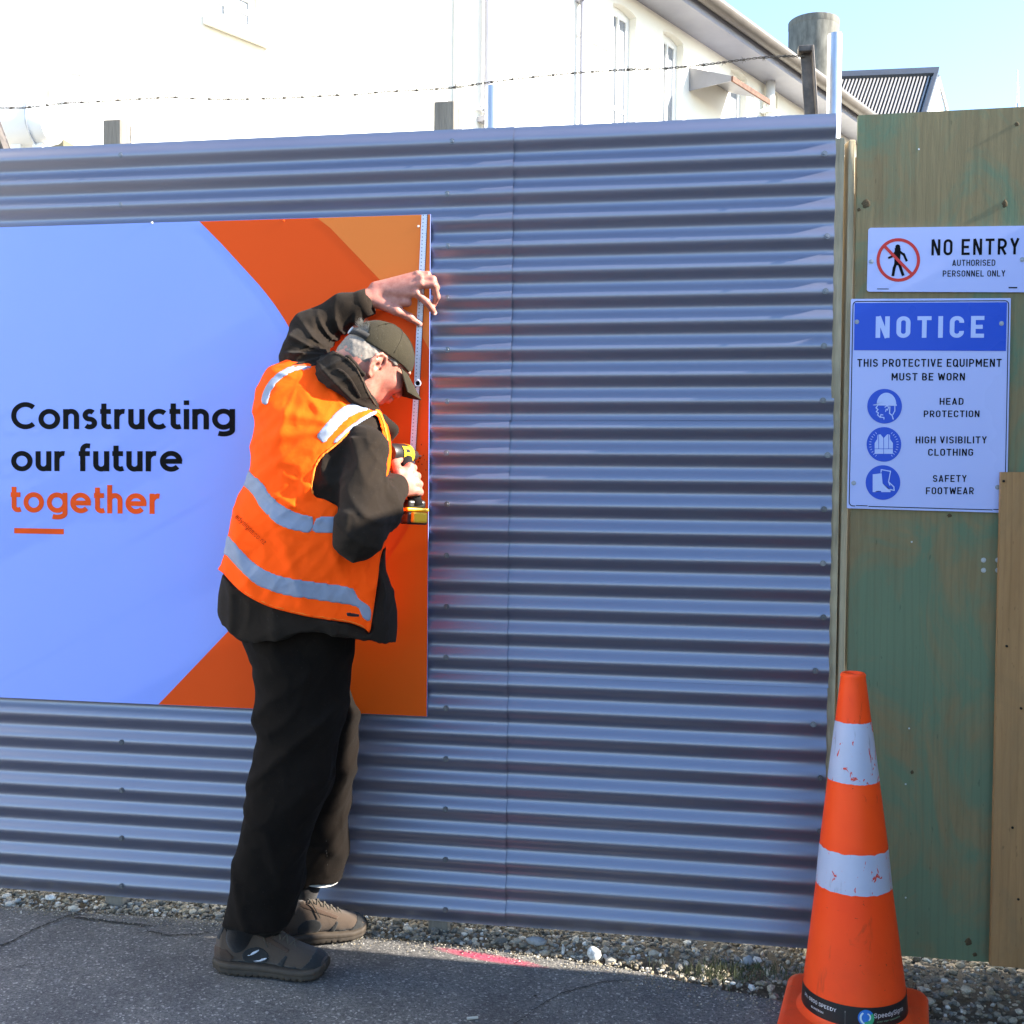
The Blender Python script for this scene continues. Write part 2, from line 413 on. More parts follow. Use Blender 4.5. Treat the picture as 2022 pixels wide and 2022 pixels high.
stone(385*.26+1850, 1860, .012, M_stone_g, 'grey stone in the gravel below the brown plywood')
stone(100, 1772, .012, M_stone_w, 'pale oblong pebble on the gravel at the left end of the fence', (1.6, .8, .7))
stone(36, 1778, .010, M_stone_g, 'light grey pebble beside the left crack of the footpath', (1, .9, .7))
# grass tuft / weeds in the dark patch of gravel
M_weed = mat('dull_grass', (.07, .075, .03), .8, var=.4, vs_=50)
def weeds():
    V = []; F = []
    for i in range(420):
        p = atz(rng.normal(1440, 60), rng.normal(1922, 10), 0)
        h = rng.uniform(.008, .03); a = rng.uniform(0, 6.28); l = rng.uniform(0, .02); w = .0012
        n = len(V); q = p+np.array([math.cos(a)*l, math.sin(a)*l, h])
        V += [p+[w, 0, 0], p-[w, 0, 0], (p+q)/2+[w*.8, 0, h*.15], (p+q)/2-[w*.8, 0, -h*.15], q]
        F += [(n, n+1, n+3, n+2), (n+2, n+3, n+4)]
    tag(mesh('weeds', V, F, M_weed), kind='stuff')
weeds()
# scrap of pale stick on the asphalt
st = MB(); a = atz(922, 2011, .006); b_ = atz(944, 2009, .006); st.tube([a, b_], .004, 6)
tag(st.build('stick', mat('pale_wood', (.45, .42, .36), .8), loc=(a[0], a[1], 0)), 'short pale stick lying on the dark asphalt', 'stick')
# one nozzle mark: small dead leaf
lf = MB(); a = atz(1048, 1967, .006); lf.add([a, a+[.012, .004, .003], a+[.02, 0, .001], a+[.010, -.008, .004]], [(0, 1, 2, 3)])
tag(lf.build('leaf', mat('dead_leaf', (.03, .025, .015), .9), loc=(a[0], a[1], 0)), 'small dark dead leaf on the asphalt in front of the fence', 'leaf')

# ================================================================== corrugated fence
PITCH, AMP = .0762, .0085
ZT, ZB = 2.397, .029
fence = empty('corrugated_fence', (-.5, 0, 0), 'tall grey corrugated steel fence with horizontal ribs behind the workman', 'fence')
def corr_y(z):   # front crest at y = -AMP ... +AMP ; z measured from top
    return -AMP*math.cos(2*math.pi*((ZT-z)/PITCH-.52))
def sheet(x0, x1, z0, z1, off, jx0=0.0, jx1=0.0, warp=0.0):
    V = []; F = []; nseg = int(round((z1-z0)/PITCH*14))
    xs = [x0+(x1-x0)*t for t in (0, .02, .12, .3, .5, .7, .88, .98, 1)]
    for s_ in (0, 1):
        for i in range(nseg+1):
            z = z0+(z1-z0)*i/nseg
            for j, x in enumerate(xs):
                y = corr_y(z)+off+s_*.0009
                y += .0016*mnoise.noise(Vector((x*2.2, z*2.2, off*99)))
                if j == len(xs)-1 and warp: y -= .0022+.0016*mnoise.noise(Vector((0, 1, z*3)))
                xx = x + (jx0 if j == 0 else 0)+(jx1 if j == len(xs)-1 else 0)
                V.append((xx, y, z))
    nx = len(xs); n = nx*(nseg+1)
    for s_ in (0, 1):
        for i in range(nseg):
            for j in range(nx-1):
                a = s_*n+i*nx+j
                f = (a, a+1, a+nx+1, a+nx)
                F.append(f if s_ == 0 else f[::-1])
    for i in range(nseg):
        for j in (0, nx-1):
            a = i*nx+j; f = (a, a+nx, a+nx+n, a+n); F.append(f if j == 0 else f[::-1])
    for i in (0, nseg):
        for j in range(nx-1):
            a = i*nx+j; f = (a, a+n, a+n+1, a+1); F.append(f if i == 0 else f[::-1])
    o = mesh('corrugated_sheet', V, F, M_fence, fence, True)
    m = o.modifiers.new('e', 'EDGE_SPLIT'); m.split_angle = R(60)
    return o
zA, zB_ = float(at(1003, 822, 0)[2]), float(at(1003, 1327, 0)[2])
SEAM = -.168
FR = .742
for (z0, z1, o_, j1, xe) in ((zA-.012, ZT, -.0024, .0, at(1646, 520, 0)[0]), (zB_-.012, zA+.05, -.0012, -.004, at(1641, 1080, 0)[0]), (ZB, zB_+.05, 0, -.003, at(1630, 1560, 0)[0])):
    sheet(-2.9, SEAM+.012+j1, z0, z1, o_-.0034, warp=1)
    sheet(SEAM-.03, xe, z0, z1, o_)
# screws with washers, in three columns on the posts
def screw_mesh():
    m = MB()
    m.lathe([(0, -.0042), (.0042, -.0042), (.0048, -.003), (.0048, -.0012), (.0085, -.0012), (.0088, 0), (.0088, .002), (0, .002)], n=10)
    me = bpy.data.meshes.new('screw'); v = [(p[0], p[2], p[1]) for p in m.v]
    me.from_pydata(v, [], [f for f in m.f]); me.materials.append(M_screw); me.update(); return me
SCREW = screw_mesh()
SCREW_G = SCREW.copy(); SCREW_G.materials.clear(); SCREW_G.materials.append(mat('zinc_screw', (.42, .44, .46), .45, .4, var=.3, vs_=80))
def screw(p, parent, s=1.0, me=None):
    o = bpy.data.objects.new('screw', me or SCREW); COL.objects.link(o); o.parent = parent
    o.location = Vector(p)-origin_of(parent); o.scale = (s, s, s); o.rotation_euler = (rng.normal(0, .06), rng.uniform(0, 6), rng.normal(0, .06)); return o
sc_px = [(893, 266), (884, 371), (885, 475), (884, 575), (884, 680), (884, 783), (882, 880), (883, 982), (882, 1083), (882, 1184), (881, 1284), (881, 1381), (881, 1482), (880, 1581), (880, 1683), (880, 1782),
         (240, 301), (240, 397), (241, 1443), (241, 1539), (241, 1632), (241, 1726),
         (1628, 296), (1633, 460), (1630, 568), (1627, 675), (1625, 783), (1634, 891), (1627, 1000), (1625, 1106), (1626, 1213), (1610, 1317), (1606, 1422), (1620, 1530), (1619, 1633)]
for x, y in sc_px:
    p = at(x, y, -.010)
    # sit on the nearest crest
    k = round(((ZT-p[2])/PITCH-.52)); z = ZT-(k+.52)*PITCH
    screw((p[0], -AMP-.004, z), fence)
# structure behind: posts and rails
def beam(x0, x1, y0, y1, z0, z1, m, parent, name, bev=.003):
    b = MB(); b.box(x0, x1, y0, y1, z0, z1); return b.build(name, m, parent, bevel=bev)
for (a, b_, top) in ((222, 257, 246), (865, 905, 211)):
    p0, p1 = at(a, 250, .07), at(b_, 250, .07); zt = at(a, top, .06)[2]
    beam(p0[0], p1[0], .012, .082, -.02, zt, M_post, fence, 'post')
pa, pb = at(1649.5, 600, .015), at(1660, 600, .015)
ztimb = at(1655, 272, .015)[2]
def twisted(x0, x1, y0, y1, z0, z1, m, parent, name, deg, n=8):
    """sawn timber with a slight twist along its length"""
    V = []; cx, cy = (x0+x1)/2, (y0+y1)/2
    for i in range(n+1):
        z = z0+(z1-z0)*i/n; a = R(deg); ox = .0015*math.sin(z*3+x0*50)
        for (x, y) in ((x0, y0), (x1, y0), (x1, y1), (x0, y1)):
            dx, dy = x-cx, y-cy
            V.append((cx+ox+dx*math.cos(a)-dy*math.sin(a), cy+dx*math.sin(a)+dy*math.cos(a), z))
    F = [(3, 2, 1, 0), (4*n, 4*n+1, 4*n+2, 4*n+3)]
    for i in range(n):
        for k in range(4):
            k2 = (k+1) % 4; F.append((4*i+k, 4*i+k2, 4*i+4+k2, 4*i+4+k))
    o = mesh(name, V, F, m, parent); mm = o.modifiers.new('bevel', 'BEVEL'); mm.width = .002; return o
twisted(.716, pb[0], .013, .083, -.02, ztimb, M_timber, fence, 'post', 9)
beam(.70, .83, .10, .14, -.02, ztimb-.03, M_post, fence, 'post')  # backing board added behind the gap to keep it dark
beam(-2.9, .73, .0125, .055, .10, .19, M_post, fence, 'rail'); beam(-2.9, .73, .0125, .055, 1.15, 1.24, M_post, fence, 'rail'); beam(-2.9, .73, .0125, .055, 2.23, 2.32, M_post, fence, 'rail')

# steel posts behind the fence, holding barbed wire
def pipe_post(px0, px1, top, Y, label):
    a, b_ = at(px0, 200, Y), at(px1, 200, Y); r_ = (b_[0]-a[0])/2; cx = (a[0]+b_[0])/2
    zt = at((px0+px1)/2, top, Y)[2]
    t = empty('steel_post', (cx, Y, 0), label, 'post')
    m = MB(); m.lathe([(0, -.03), (r_, -.03), (r_, zt-.004), (r_*.97, zt), (r_*.86, zt), (r_*.86, zt-.2), (0, zt-.2)], (cx, Y, 0), 24)
    m.build('tube', M_galv, t, True).modifiers.new('e', 'EDGE_SPLIT').split_angle = R(40)
    return t
pp1 = pipe_post(958, 985, 172, .16, 'short round galvanised steel post just showing above the fence near its middle')
pp2 = pipe_post(1632, 1661, 68, .115, 'tall round galvanised steel post at the right end of the steel fence')
def angle_arm(pts, w, m, label, Y):
    """L-section steel arm, leaning; pts = base and top pixels"""
    a, b_ = at(*pts[0], Y), at(*pts[1], Y+.0)
    t = empty('wire_arm', (a[0], Y, 0), label, 'bracket')
    mb = MB(); 
    def seg(x0, x1, y0, y1):
        mb.hexa([(a[0]+x0, a[1]+y0, a[2]), (a[0]+x1, a[1]+y0, a[2]), (a[0]+x1, a[1]+y1, a[2]), (a[0]+x0, a[1]+y1, a[2]),
                 (b_[0]+x0, b_[1]+y0, b_[2]), (b_[0]+x1, b_[1]+y0, b_[2]), (b_[0]+x1, b_[1]+y1, b_[2]), (b_[0]+x0, b_[1]+y1, b_[2])])
    seg(-w/2, w/2, 0, .005); seg(w/2-.005, w/2, -.04, -.0005)
    mb.build('angle_section', m, t, bevel=.001)
    return t, b_
arm, armtop = angle_arm([(1613, 420), (1592, 99)], .034, M_rusty, 'leaning dark angle steel arm that carries the barbed wire beside the tall round post', .075)
cl = MB(); cl.box(armtop[0]-.024, armtop[0]+.016, .05, .082, armtop[2]-.012, armtop[2]+.006); cl.build('end_clip', M_rusty, arm, bevel=.002)
arm2, arm2top = angle_arm([(52, 420), (-29, 200)], .05, M_rusty, 'rusty brown leaning steel arm at the left end of the fence top', .075)

# barbed wire: two twisted strands and barbs
def barbed():
    px = [(-40, 216), (0, 213), (45, 213), (90, 208), (135, 203), (175, 202), (215, 199), (300, 194), (345, 192), (385, 195), (430, 196), (480, 196), (520, 195), (575, 193), (615, 191), (660, 188), (705, 187),
          (760, 181), (810, 179), (860, 176), (905, 172), (950, 165), (1000, 158), (1055, 152), (1105, 147), (1150, 143), (1210, 139), (1255, 137), (1305, 136), (1350, 132), (1400, 127), (1450, 120), (1500, 114), (1550, 111), (1585, 111)]
    P = [Vector(at(x, y, .07)) for x, y in px]
    fine = []
    for i in range(len(P)-1):
        for k in range(24):
            fine.append(P[i].lerp(P[i+1], k/24))
    fine.append(P[-1])
    t = empty('barbed_wire', P[0], 'thin rusty barbed wire strung above the top of the steel fence', 'wire')
    mb = MB()
    for ph in (0, math.pi):
        pts = []
        for i, p in enumerate(fine):
            a = i*.55+ph; pts.append(p+Vector((0, math.cos(a)*.0021, math.sin(a)*.0021)))
        mb.tube(pts, .0014, 5, True)
    mb.build('twisted_strand', M_wire, t, True)
    bb = MB()
    L_ = 0; last = fine[0]
    for i, p in enumerate(fine[1:]):
        L_ += (p-last).length; last = p
        if L_ > .062+.012*math.sin(i):
            L_ = 0
            for q in range(4):
                an = rng.uniform(0, 6.28); d = Vector((rng.normal(0, .6), math.cos(an), math.sin(an))).normalized()
                bb.tube([p-d*.002, p+d*.0115], [.0012, .0004], 4)
            bb.tube([p+Vector((-.004, 0, .0)), p+Vector((.004, 0, 0))], .0036, 6)
    bb_o = bb.build('barbs', M_wire, t)
    tag(bb_o, kind='stuff')
M_wire = mat('rusty_wire', (.10, .085, .07), .6, .5, var=.4, vs_=60)
barbed()

# ================================================================== plywood hoarding
PY = .006
pl0 = at(1687.5, 600, PY)[0]
ptop = float(at(1900, 219, PY)[2])
hoard = empty('plywood_hoarding', (1.3, PY, 0), 'green stained plywood hoarding that carries the two safety signs', 'hoarding')
def panel(x0, x1, y0, y1, z0, z1, m, name, parent, top2=None, lean=0.0, ends=(0, 0)):
    """a plywood sheet with slight bow"""
    V = []; nx, nz = 8, 12
    for s_ in (0, 1):
        for i in range(nz+1):
            for j in range(nx+1):
                x = x0+(x1-x0)*j/nx; tt = z1 if top2 is None else z1+(top2-z1)*j/nx
                z = z0+(tt-z0)*i/nz
                y = (y0, y1)[s_]+.0025*mnoise.noise(Vector((x*1.5, 0, z*1.1+x0)))+lean*(z-z0)
                x += (ends[0] if j == 0 else 0)*(z-z0)+(ends[0]*(1-j/nx)*(z-z0) if 0 < j else 0)
                V.append((x, y, z))
    n = (nx+1)*(nz+1); F = []
    for i in range(nz):
        for j in range(nx):
            a = i*(nx+1)+j; F.append((a, a+1, a+nx+2, a+nx+1)); F.append((a+n, a+n+nx+1, a+n+nx+2, a+n+1))
    for i in range(nz):
        a = i*(nx+1); F.append((a, a+nx+1, a+nx+1+n, a+n)); b2 = a+nx; F.append((b2, b2+n, b2+nx+1+n, b2+nx+1))
    for j in range(nx):
        F.append((j, j+n, j+1+n, j+1)); a = nz*(nx+1)+j; F.append((a, a+1, a+1+n, a+n))
    return mesh(name, V, F, m, parent, False)
panel(pl0, 2.05, PY, PY+.017, .03, ptop, M_ply, 'plywood_sheet', hoard, top2=ptop+.012)
panel(2.053, 3.26, PY, PY+.017, .03, ptop+.01, M_ply, 'plywood_sheet', hoard)
# studs behind the left edge, seen in the gap
p0, p1 = at(1667, 600, .03), at(1680, 600, .03)
twisted(p0[0], p1[0], .026, .07, -.02, ptop-.06, M_timber, hoard, 'stud', 9)
beam(pl0+.02, 3.2, .0245, .068, .3, .39, M_timber, hoard, 'rail'); beam(pl0+.02, 3.2, .0245, .068, 2.1, 2.19, M_timber, hoard, 'rail')
for x, y in ((1814, 295), (1800, 1070), (1795, 1438), (1788, 1548), (1788, 1772)):
    screw(at(x, y, PY+.0012), hoard, .55, SCREW_G)
for x, y in ((1942, 1106), (1942, 1126), (1970, 1106), (1970, 1126)):
    screw(at(x, y, PY+.0005), hoard, .8, SCREW_G)
def knot(x, y, r_, e=1.2):
    p = at(x, y, PY-.0012); m = MB(); n = 14
    pts = [(p[0]+r_*math.cos(2*math.pi*k/n)*(1+.2*math.sin(3*k)), p[1]+.0006, p[2]+r_*e*math.sin(2*math.pi*k/n)*(1+.15*math.cos(2*k))) for k in range(n)]
    pts2 = [(p[0]+(q[0]-p[0])*.55, p[1]-.0015, p[2]+(q[2]-p[2])*.55) for q in pts]
    m.add(pts+pts2+[(p[0], p[1]+.001, p[2])], [(k, (k+1) % n, n+(k+1) % n, n+k) for k in range(n)]+[(n+k, n+(k+1) % n, 2*n) for k in range(n)])
    m.build('knot', M_knot, hoard, True)
for a in ((1710, 402, .0115, 1.1), (1696, 414, .005, 1), (1984, 402, .007, 1.6), (2008, 245, .006, 1), (1875, 1018, .006, .9), (1912, 1860, .009, 1.2), (1925, 1885, .006, 1), (1801, 1525, .0045, 1.2)):
    knot(*a)
# sign panel boards: brown plywood propped against the hoarding
brown = empty('plywood_offcut', (1.3, -.03, 0), 'warm brown sheet of plywood standing against the right of the green hoarding', 'plywood board')
bt = at(1978, 932, -.035); bb2 = at(1955, 1906, -.045)
panel(bb2[0], bb2[0]+.9, -.047, -.030, bb2[2], bt[2], M_plyb, 'plywood_sheet', brown, ends=((bt[0]-bb2[0])/(bt[2]-bb2[2]), 0), lean=.012)
M_nail = mat('dark_nail', (.015, .013, .01), .6, .5)
for x, y in ((1985, 950), (1990, 1277), (2018, 1400), (2000, 1635), (2011, 1776)):
    p = at(x, y, -.0475+.012*0); m = MB(); d = .012*(at(x, y, -.045)[2]-bb2[2])
    m.lathe([(0, -.001), (.0035, -.001), (.0035, .003)], n=8); m2 = [(p[0]+q[0], -.047+d-.002+q[2], p[2]+q[1]) for q in m.v]
    mesh('nail', m2, m.f, M_nail, brown)

# unseen wall added beyond the frame to shade the footpath, slotted for sun
OX = 2.0
ret = empty('plywood_hoarding', (OX, -1.5, 0), 'unseen plywood wall added across the footpath beyond the right edge to cast shade', 'hoarding')
def rbox(y0, y1, z0, z1, name='plywood_sheet', m=None):
    b = MB(); b.box(OX, OX+.02, y0, y1, z0, z1); b.build(name, m or M_ply, ret)
SLOT0, SLOT1 = -.135, -.215  # gap placed so sun reaches the ground strip and far leg
RT = 2.55
y = SLOT1
while y > -4.4:
    rbox(max(y-1.2, -4.4)+.003, y, .02, RT); y -= 1.2
rbox(SLOT1, SLOT0, .02, .80)                    # added sill that ends the sun slot at the bottom
b = MB(); b.box(OX-.01, OX+.06, SLOT0, PY-.001, -.02, 2.46); b.build('added_shade_post', M_timber, ret)  # added post, keeps the sun off the lower fence ribs

# ================================================================== lettering
def _font(names):
    import os
    d = os.path.join(bpy.utils.system_resource('DATAFILES') or '', 'fonts')
    for n in names:
        p = os.path.join(d, n)
        if os.path.exists(p):
            try: return bpy.data.fonts.load(p)
            except Exception: pass
    return None
FONT = _font(['Inter.woff2'])
def text_mesh(s, bold=0.0, spacing=1.0, res=4):
    cu = bpy.data.curves.new('t', 'FONT'); cu.body = s
    if FONT: cu.font = FONT
    cu.offset = bold; cu.space_character = spacing; cu.resolution_u = res; cu.fill_mode = 'BOTH'; cu.extrude = 0.0
    o = bpy.data.objects.new('t', cu); COL.objects.link(o)
    dg = bpy.context.evaluated_depsgraph_get(); me = bpy.data.meshes.new_from_object(o.evaluated_get(dg))
    V = np.array([v.co[:] for v in me.vertices]) if len(me.vertices) else np.zeros((0, 3))
    F = [tuple(p.vertices) for p in me.polygons]
    bpy.data.objects.remove(o); bpy.data.curves.remove(cu); bpy.data.meshes.remove(me)
    return V, F
# ------------------------------------------------------------------ sign writer's alphabet: every letter drawn as broad strokes
def arc(cx, cy, rx, ry, a0, a1, n=12):
    return [(cx+rx*math.cos(R(a0+(a1-a0)*k/n)), cy+ry*math.sin(R(a0+(a1-a0)*k/n))) for k in range(n+1)]
def glyph_caps(c, t):
    """condensed road-sign capitals; returns strokes and width"""
    h = t/2; W = .56; a, b = h, W-h; r_ = min(.20, (W-t)/2-.002); T, B = 1-h, h; m = .5
    def rr(l, r2, bt, tp): return arc(r2-r_, tp-r_, r_, r_, 0, 90, 6)+arc(l+r_, tp-r_, r_, r_, 90, 180, 6)+arc(l+r_, bt+r_, r_, r_, 180, 270, 6)+arc(r2-r_, bt+r_, r_, r_, 270, 360, 6)
    if c == 'I': return [[(h, 0), (h, 1)]], t
    if c == 'O': s = rr(a, b, B, T); return [s+[s[0]]], W
    if c == 'Q': s = rr(a, b, B, T); return [s+[s[0]], [(W*.58, .26), (W+.02, -.02)]], W
    if c == 'C': return [arc(b-r_, T-r_, r_, r_, -10, 90, 7)+arc(a+r_, T-r_, r_, r_, 90, 180, 6)+arc(a+r_, B+r_, r_, r_, 180, 270, 6)+arc(b-r_, B+r_, r_, r_, 270, 370, 7)], W
    if c == 'G': return [arc(b-r_, T-r_, r_, r_, -5, 90, 7)+arc(a+r_, T-r_, r_, r_, 90, 180, 6)+arc(a+r_, B+r_, r_, r_, 180, 270, 6)+arc(b-r_, B+r_, r_, r_, 270, 360, 6)+[(b, .47), (W*.55, .47)]], W
    if c == 'U': return [[(a, 1)]+arc(a+r_, B+r_, r_, r_, 180, 270, 6)+arc(b-r_, B+r_, r_, r_, 270, 360, 6)+[(b, 1)]], W
    if c == 'D': return [[(a, B), (a, T)]+[(a, T)][:0]+arc(b-r_*1.2, T-r_*1.2, r_*1.2, r_*1.2, 90, 0, 7)+arc(b-r_*1.2, B+r_*1.2, r_*1.2, r_*1.2, 0, -90, 7)+[(a, B), (a, B+.1)]], W
    if c == 'N': return [[(a, 0), (a, 1)], [(b, 0), (b, 1)], [(h*1.1, 1), (W-h*1.1, 0)]], W
    if c == 'E': return [[(W-.04, B), (a, B), (a, T), (W-.04, T)], [(a, m), (W-.10, m)]], W-.04
    if c == 'F': return [[(a, 0), (a, T), (W-.04, T)], [(a, m-.02), (W-.10, m-.02)]], W-.04
    if c == 'L': return [[(a, 1), (a, B), (W-.05, B)]], W-.05
    if c == 'H': return [[(a, 0), (a, 1)], [(b, 0), (b, 1)], [(a, m), (b, m)]], W
    if c == 'T': return [[(0, T), (W, T)], [(W/2, 0), (W/2, T)]], W
    if c == 'Y': return [[(h*.8, 1), (W/2, .46), (W-h*.8, 1)], [(W/2, 0), (W/2, .5)]], W
    if c == 'A': return [[(h*.8, 0), (W/2+.0, 1-h*.2), (W-h*.8+0, 0)], [(W*.2, .25), (W*.8, .25)]], W+.02
    if c == 'V': return [[(h*.8, 1), (W/2, h*.2), (W-h*.8, 1)]], W+.02
    if c == 'W': return [[(h*.7, 1), (.2, h*.4), (.38, .86), (.56, h*.4), (.76-h*.7, 1)]], .76
    if c == 'M': return [[(a, 0), (a, 1-h*.3), (.34, .30), (.68-h, 1-h*.3), (.68-h, 0)]], .68
    q = .23
    if c in 'PR':
        s = [[(a, 0), (a, T)]+arc(b-q, T-q, q, q, 90, 0, 7)+arc(b-q, T-.03-q, q, q, 0, -90, 7)+[(a, T-.03-2*q)]]
        if c == 'R': s.append([(W*.45, T-.03-2*q), (W-h*.9, 0)])
        return s, W
    if c == 'B': return [[(a, B), (a, T)]+arc(b-.03-q*.98, T-q*.98, q*.98, q*.98, 90, -90, 10)+[(a, T-2*q*.98)], [(a, T-2*q*.98)]+arc(b-.235, B+.235, .235, T-2*q*.98-B-.235, 90, 0, 6)[0:0]+arc(b-(T-2*q*.98-B)/2, B+(T-2*q*.98-B)/2, (T-2*q*.98-B)/2, (T-2*q*.98-B)/2, 90, -90, 10)+[(a, B)]], W
    if c == 'S':
        k = (T-B)/4
        return [arc(b-k*.95, T-k, k*.95, k, 12, 90, 6)+arc(a+k*.95, T-k, k*.95, k, 90, 262, 10)+arc(b-k*.95, B+k, k*.95, k, 82, -90, 10)+arc(a+k*.95, B+k, k*.95, k, 270, 192, 6)], W
    return [], .30
def glyph_round(c, t):
    """geometric rounded upper and lower case, cap height 1, x-height .74"""
    h = t/2; x = .745; r_ = (x+.02-t)/2; cy = x/2; 
    if c == 'C': R2 = (1.02-t)/2; return [arc(h+R2, .5, R2, R2, 47, 313, 28)], 2*R2*.90+t*.6
    if c == 'o': s = arc(h+r_, cy, r_, r_, 0, 360, 32); return [s], 2*r_+t
    if c == 'c': return [arc(h+r_, cy, r_, r_, 48, 312, 24)], 2*r_*.90+t*.6
    if c == 'n': w = .56; q = (w-t)/2; return [[(h, 0), (h, x)], [(h, cy)]+arc(h+q, x-h-q+.01, q, q, 180, 0, 14)+[(w-h, 0)]], w
    if c == 'h': w = .56; q = (w-t)/2; return [[(h, 0), (h, 1.05)], [(h, cy)]+arc(h+q, x-h-q+.01, q, q, 180, 0, 14)+[(w-h, 0)]], w
    if c == 'u': w = .56; q = (w-t)/2; return [[(w-h, 0), (w-h, x)], [(h, x)]+arc(h+q, h+q-.01, q, q, 180, 360, 14)+[(w-h, cy)]], w
    if c == 'i': return [[(h, 0), (h, x)], [(h, .89), (h, 1.06)]], t
    if c == 'r': w = .38; return [[(h, 0), (h, x)], [(h, cy*.9)]+arc(h+.23, x-h-.24, .23, .25, 180, 95, 8)+[(w-.02, x-h)]], w
    if c == 't': w = .38; return [[(.13, .95), (.13, .2)]+arc(.13+.15, h+.13, .15, .135, 190, 290, 8)[1:]+[(w, h+.02)], [(0, x-h), (w-.01, x-h)]], w
    if c == 'f': w = .40; return [[(.14, 0), (.14, .78)]+arc(.14+.16, 1.04-h-.16, .16, .16, 180, 75, 8)+[(w, 1.03-h)], [(0, x-h), (w-.01, x-h)]], w
    if c == 's':
        w = .52; k = (x+.02-t)/4; a, b = h, w-h; kk = (w-t)/2
        return [arc(w/2, x+.01-h-k, kk*.92, k, 40, 250, 14)+arc(w/2, h-.01+k, kk, k, 70, -140, 14)], w
    if c == 'e': return [arc(h+r_, cy, r_, r_, 0, 318, 28), [(h, cy-.0), (h+2*r_+h*.9, cy)]], 2*r_+t
    if c == 'g':
        w = 2*r_+t; s = arc(h+r_, cy, r_, r_, 0, 360, 32)
        return [s, [(w-h, x), (w-h, -.02)]+arc(w-h-r_, -.02, r_, .235-h, 0, -125, 12)], w
    return [], .34
def strip(pl, t):
    """one polyline thickened to a flat strip with mitred joints"""
    P = [np.array(p, float) for p in pl]; Q = [P[0]]
    for p in P[1:]:
        if np.hypot(*(p-Q[-1])) > 1e-4: Q.append(p)
    P = Q; V = []
    loop = len(P) > 3 and np.hypot(*(P[0]-P[-1])) < 1e-4
    if loop: P = P[:-1]
    n = len(P)
    for i in range(n):
        d0 = P[i]-P[i-1] if (i > 0 or loop) else P[1]-P[0]; d1 = P[(i+1) % n]-P[i] if (i < n-1 or loop) else P[-1]-P[-2]
        d0 = d0/np.hypot(*d0); d1 = d1/np.hypot(*d1)
        n0 = np.array([-d0[1], d0[0]]); n1 = np.array([-d1[1], d1[0]]); mm = n0+n1; ln = np.hypot(*mm)
        mm = mm/max(ln, 1e-6); k = min(1.9, 1/max(.2, mm@n0)); V += [P[i]+mm*t/2*k, P[i]-mm*t/2*k]
    return V, [(2*i, 2*i+1, 2*((i+1) % n)+1, 2*((i+1) % n)) for i in range(n if loop else n-1)]
def breaks(pl, t):
    """split a stroke at its sharp corners so that no strip folds over itself"""
    out = []; cur = [np.array(pl[0], float)]
    for i in range(1, len(pl)):
        p = np.array(pl[i], float); cur.append(p)
        if i < len(pl)-1:
            a = cur[-1]-cur[-2]; b = np.array(pl[i+1], float)-p
            if np.hypot(*a) > 1e-6 and np.hypot(*b) > 1e-6 and (a@b)/(np.hypot(*a)*np.hypot(*b)) < -.2:
                cur[-1] = p; out.append(cur); cur = [p]
    out.append(cur); return [c for c in out if len(c) > 1]
def write(s, l, r_, base, top, Y, m, parent, t=.17, style='caps', gap=None, name='lettering', tf=None):
    """lettering on a plane y = Y (or through tf); each letter is a part of its own"""
    gl = glyph_caps if style == 'caps' else glyph_round
    gap = gap if gap is not None else (.17 if style == 'caps' else .105)
    x = 0; items = []
    for c in s:
        st, w = gl(c, t)
        if st: items.append((x, st)); x += w+gap
        else: x += w+gap*.3
    W = x-gap
    A = at(l[0], l[1], Y); B_ = at(r_[0], r_[1], Y); up = at(l[0], l[1]-(base-top), Y)[2]-A[2]
    for x0, st in items:
        V = []; F = []
        for k, pl in enumerate([q for p in st for q in breaks(p, t)]):
            v, f = strip(pl, t); n = len(V)
            V += [(A[0]+(B_[0]-A[0])*(p[0]+x0)/W, Y-.00012*k, A[2]+(B_[2]-A[2])*(p[0]+x0)/W+p[1]*up) for p in v]
            F += [tuple(i+n for i in q) for q in f]
        mesh('letter' if name == 'lettering' else name, V, F, m, parent)
def plate(poly_px, Y, thick, m, name, parent, px=True):
    """flat plate cut to an outline (photo pixels at plane Y)"""
    P = [at(x, y, Y) for x, y in poly_px] if px else [np.array(p) for p in poly_px]
    n = len(P); V = [(p[0], Y, p[2]) for p in P]+[(p[0], Y+thick, p[2]) for p in P]
    F = [tuple(range(n)), tuple(range(2*n-1, n-1, -1))]+[(k, k+n, (k+1) % n+n, (k+1) % n) for k in range(n)]
    # make the front face towards -y
    o = mesh(name, V, F, m, parent)
    bm = bmesh.new(); bm.from_mesh(o.data); bmesh.ops.recalc_face_normals(bm, faces=bm.faces); bm.to_mesh(o.data); bm.free()
    return o
def circ(cx, cy, r_, n=40, a0=0, a1=2*math.pi):
    return [(cx+r_*math.cos(a0+(a1-a0)*k/n), cy-r_*math.sin(a0+(a1-a0)*k/n)) for k in range(n)]
def flatpoly(P, Y, m, name, parent):
    W = [at(x, y, Y) for x, y in P]
    bm = bmesh.new(); vs2 = [bm.verts.new(w-np.array(origin_of(parent))) for w in W]
    f = bm.faces.new(vs2); bmesh.ops.triangulate(bm, faces=[f]); bmesh.ops.recalc_face_normals(bm, faces=bm.faces)
    me = bpy.data.meshes.new(name); bm.to_mesh(me); bm.free()
    return link(name, me, m, parent)
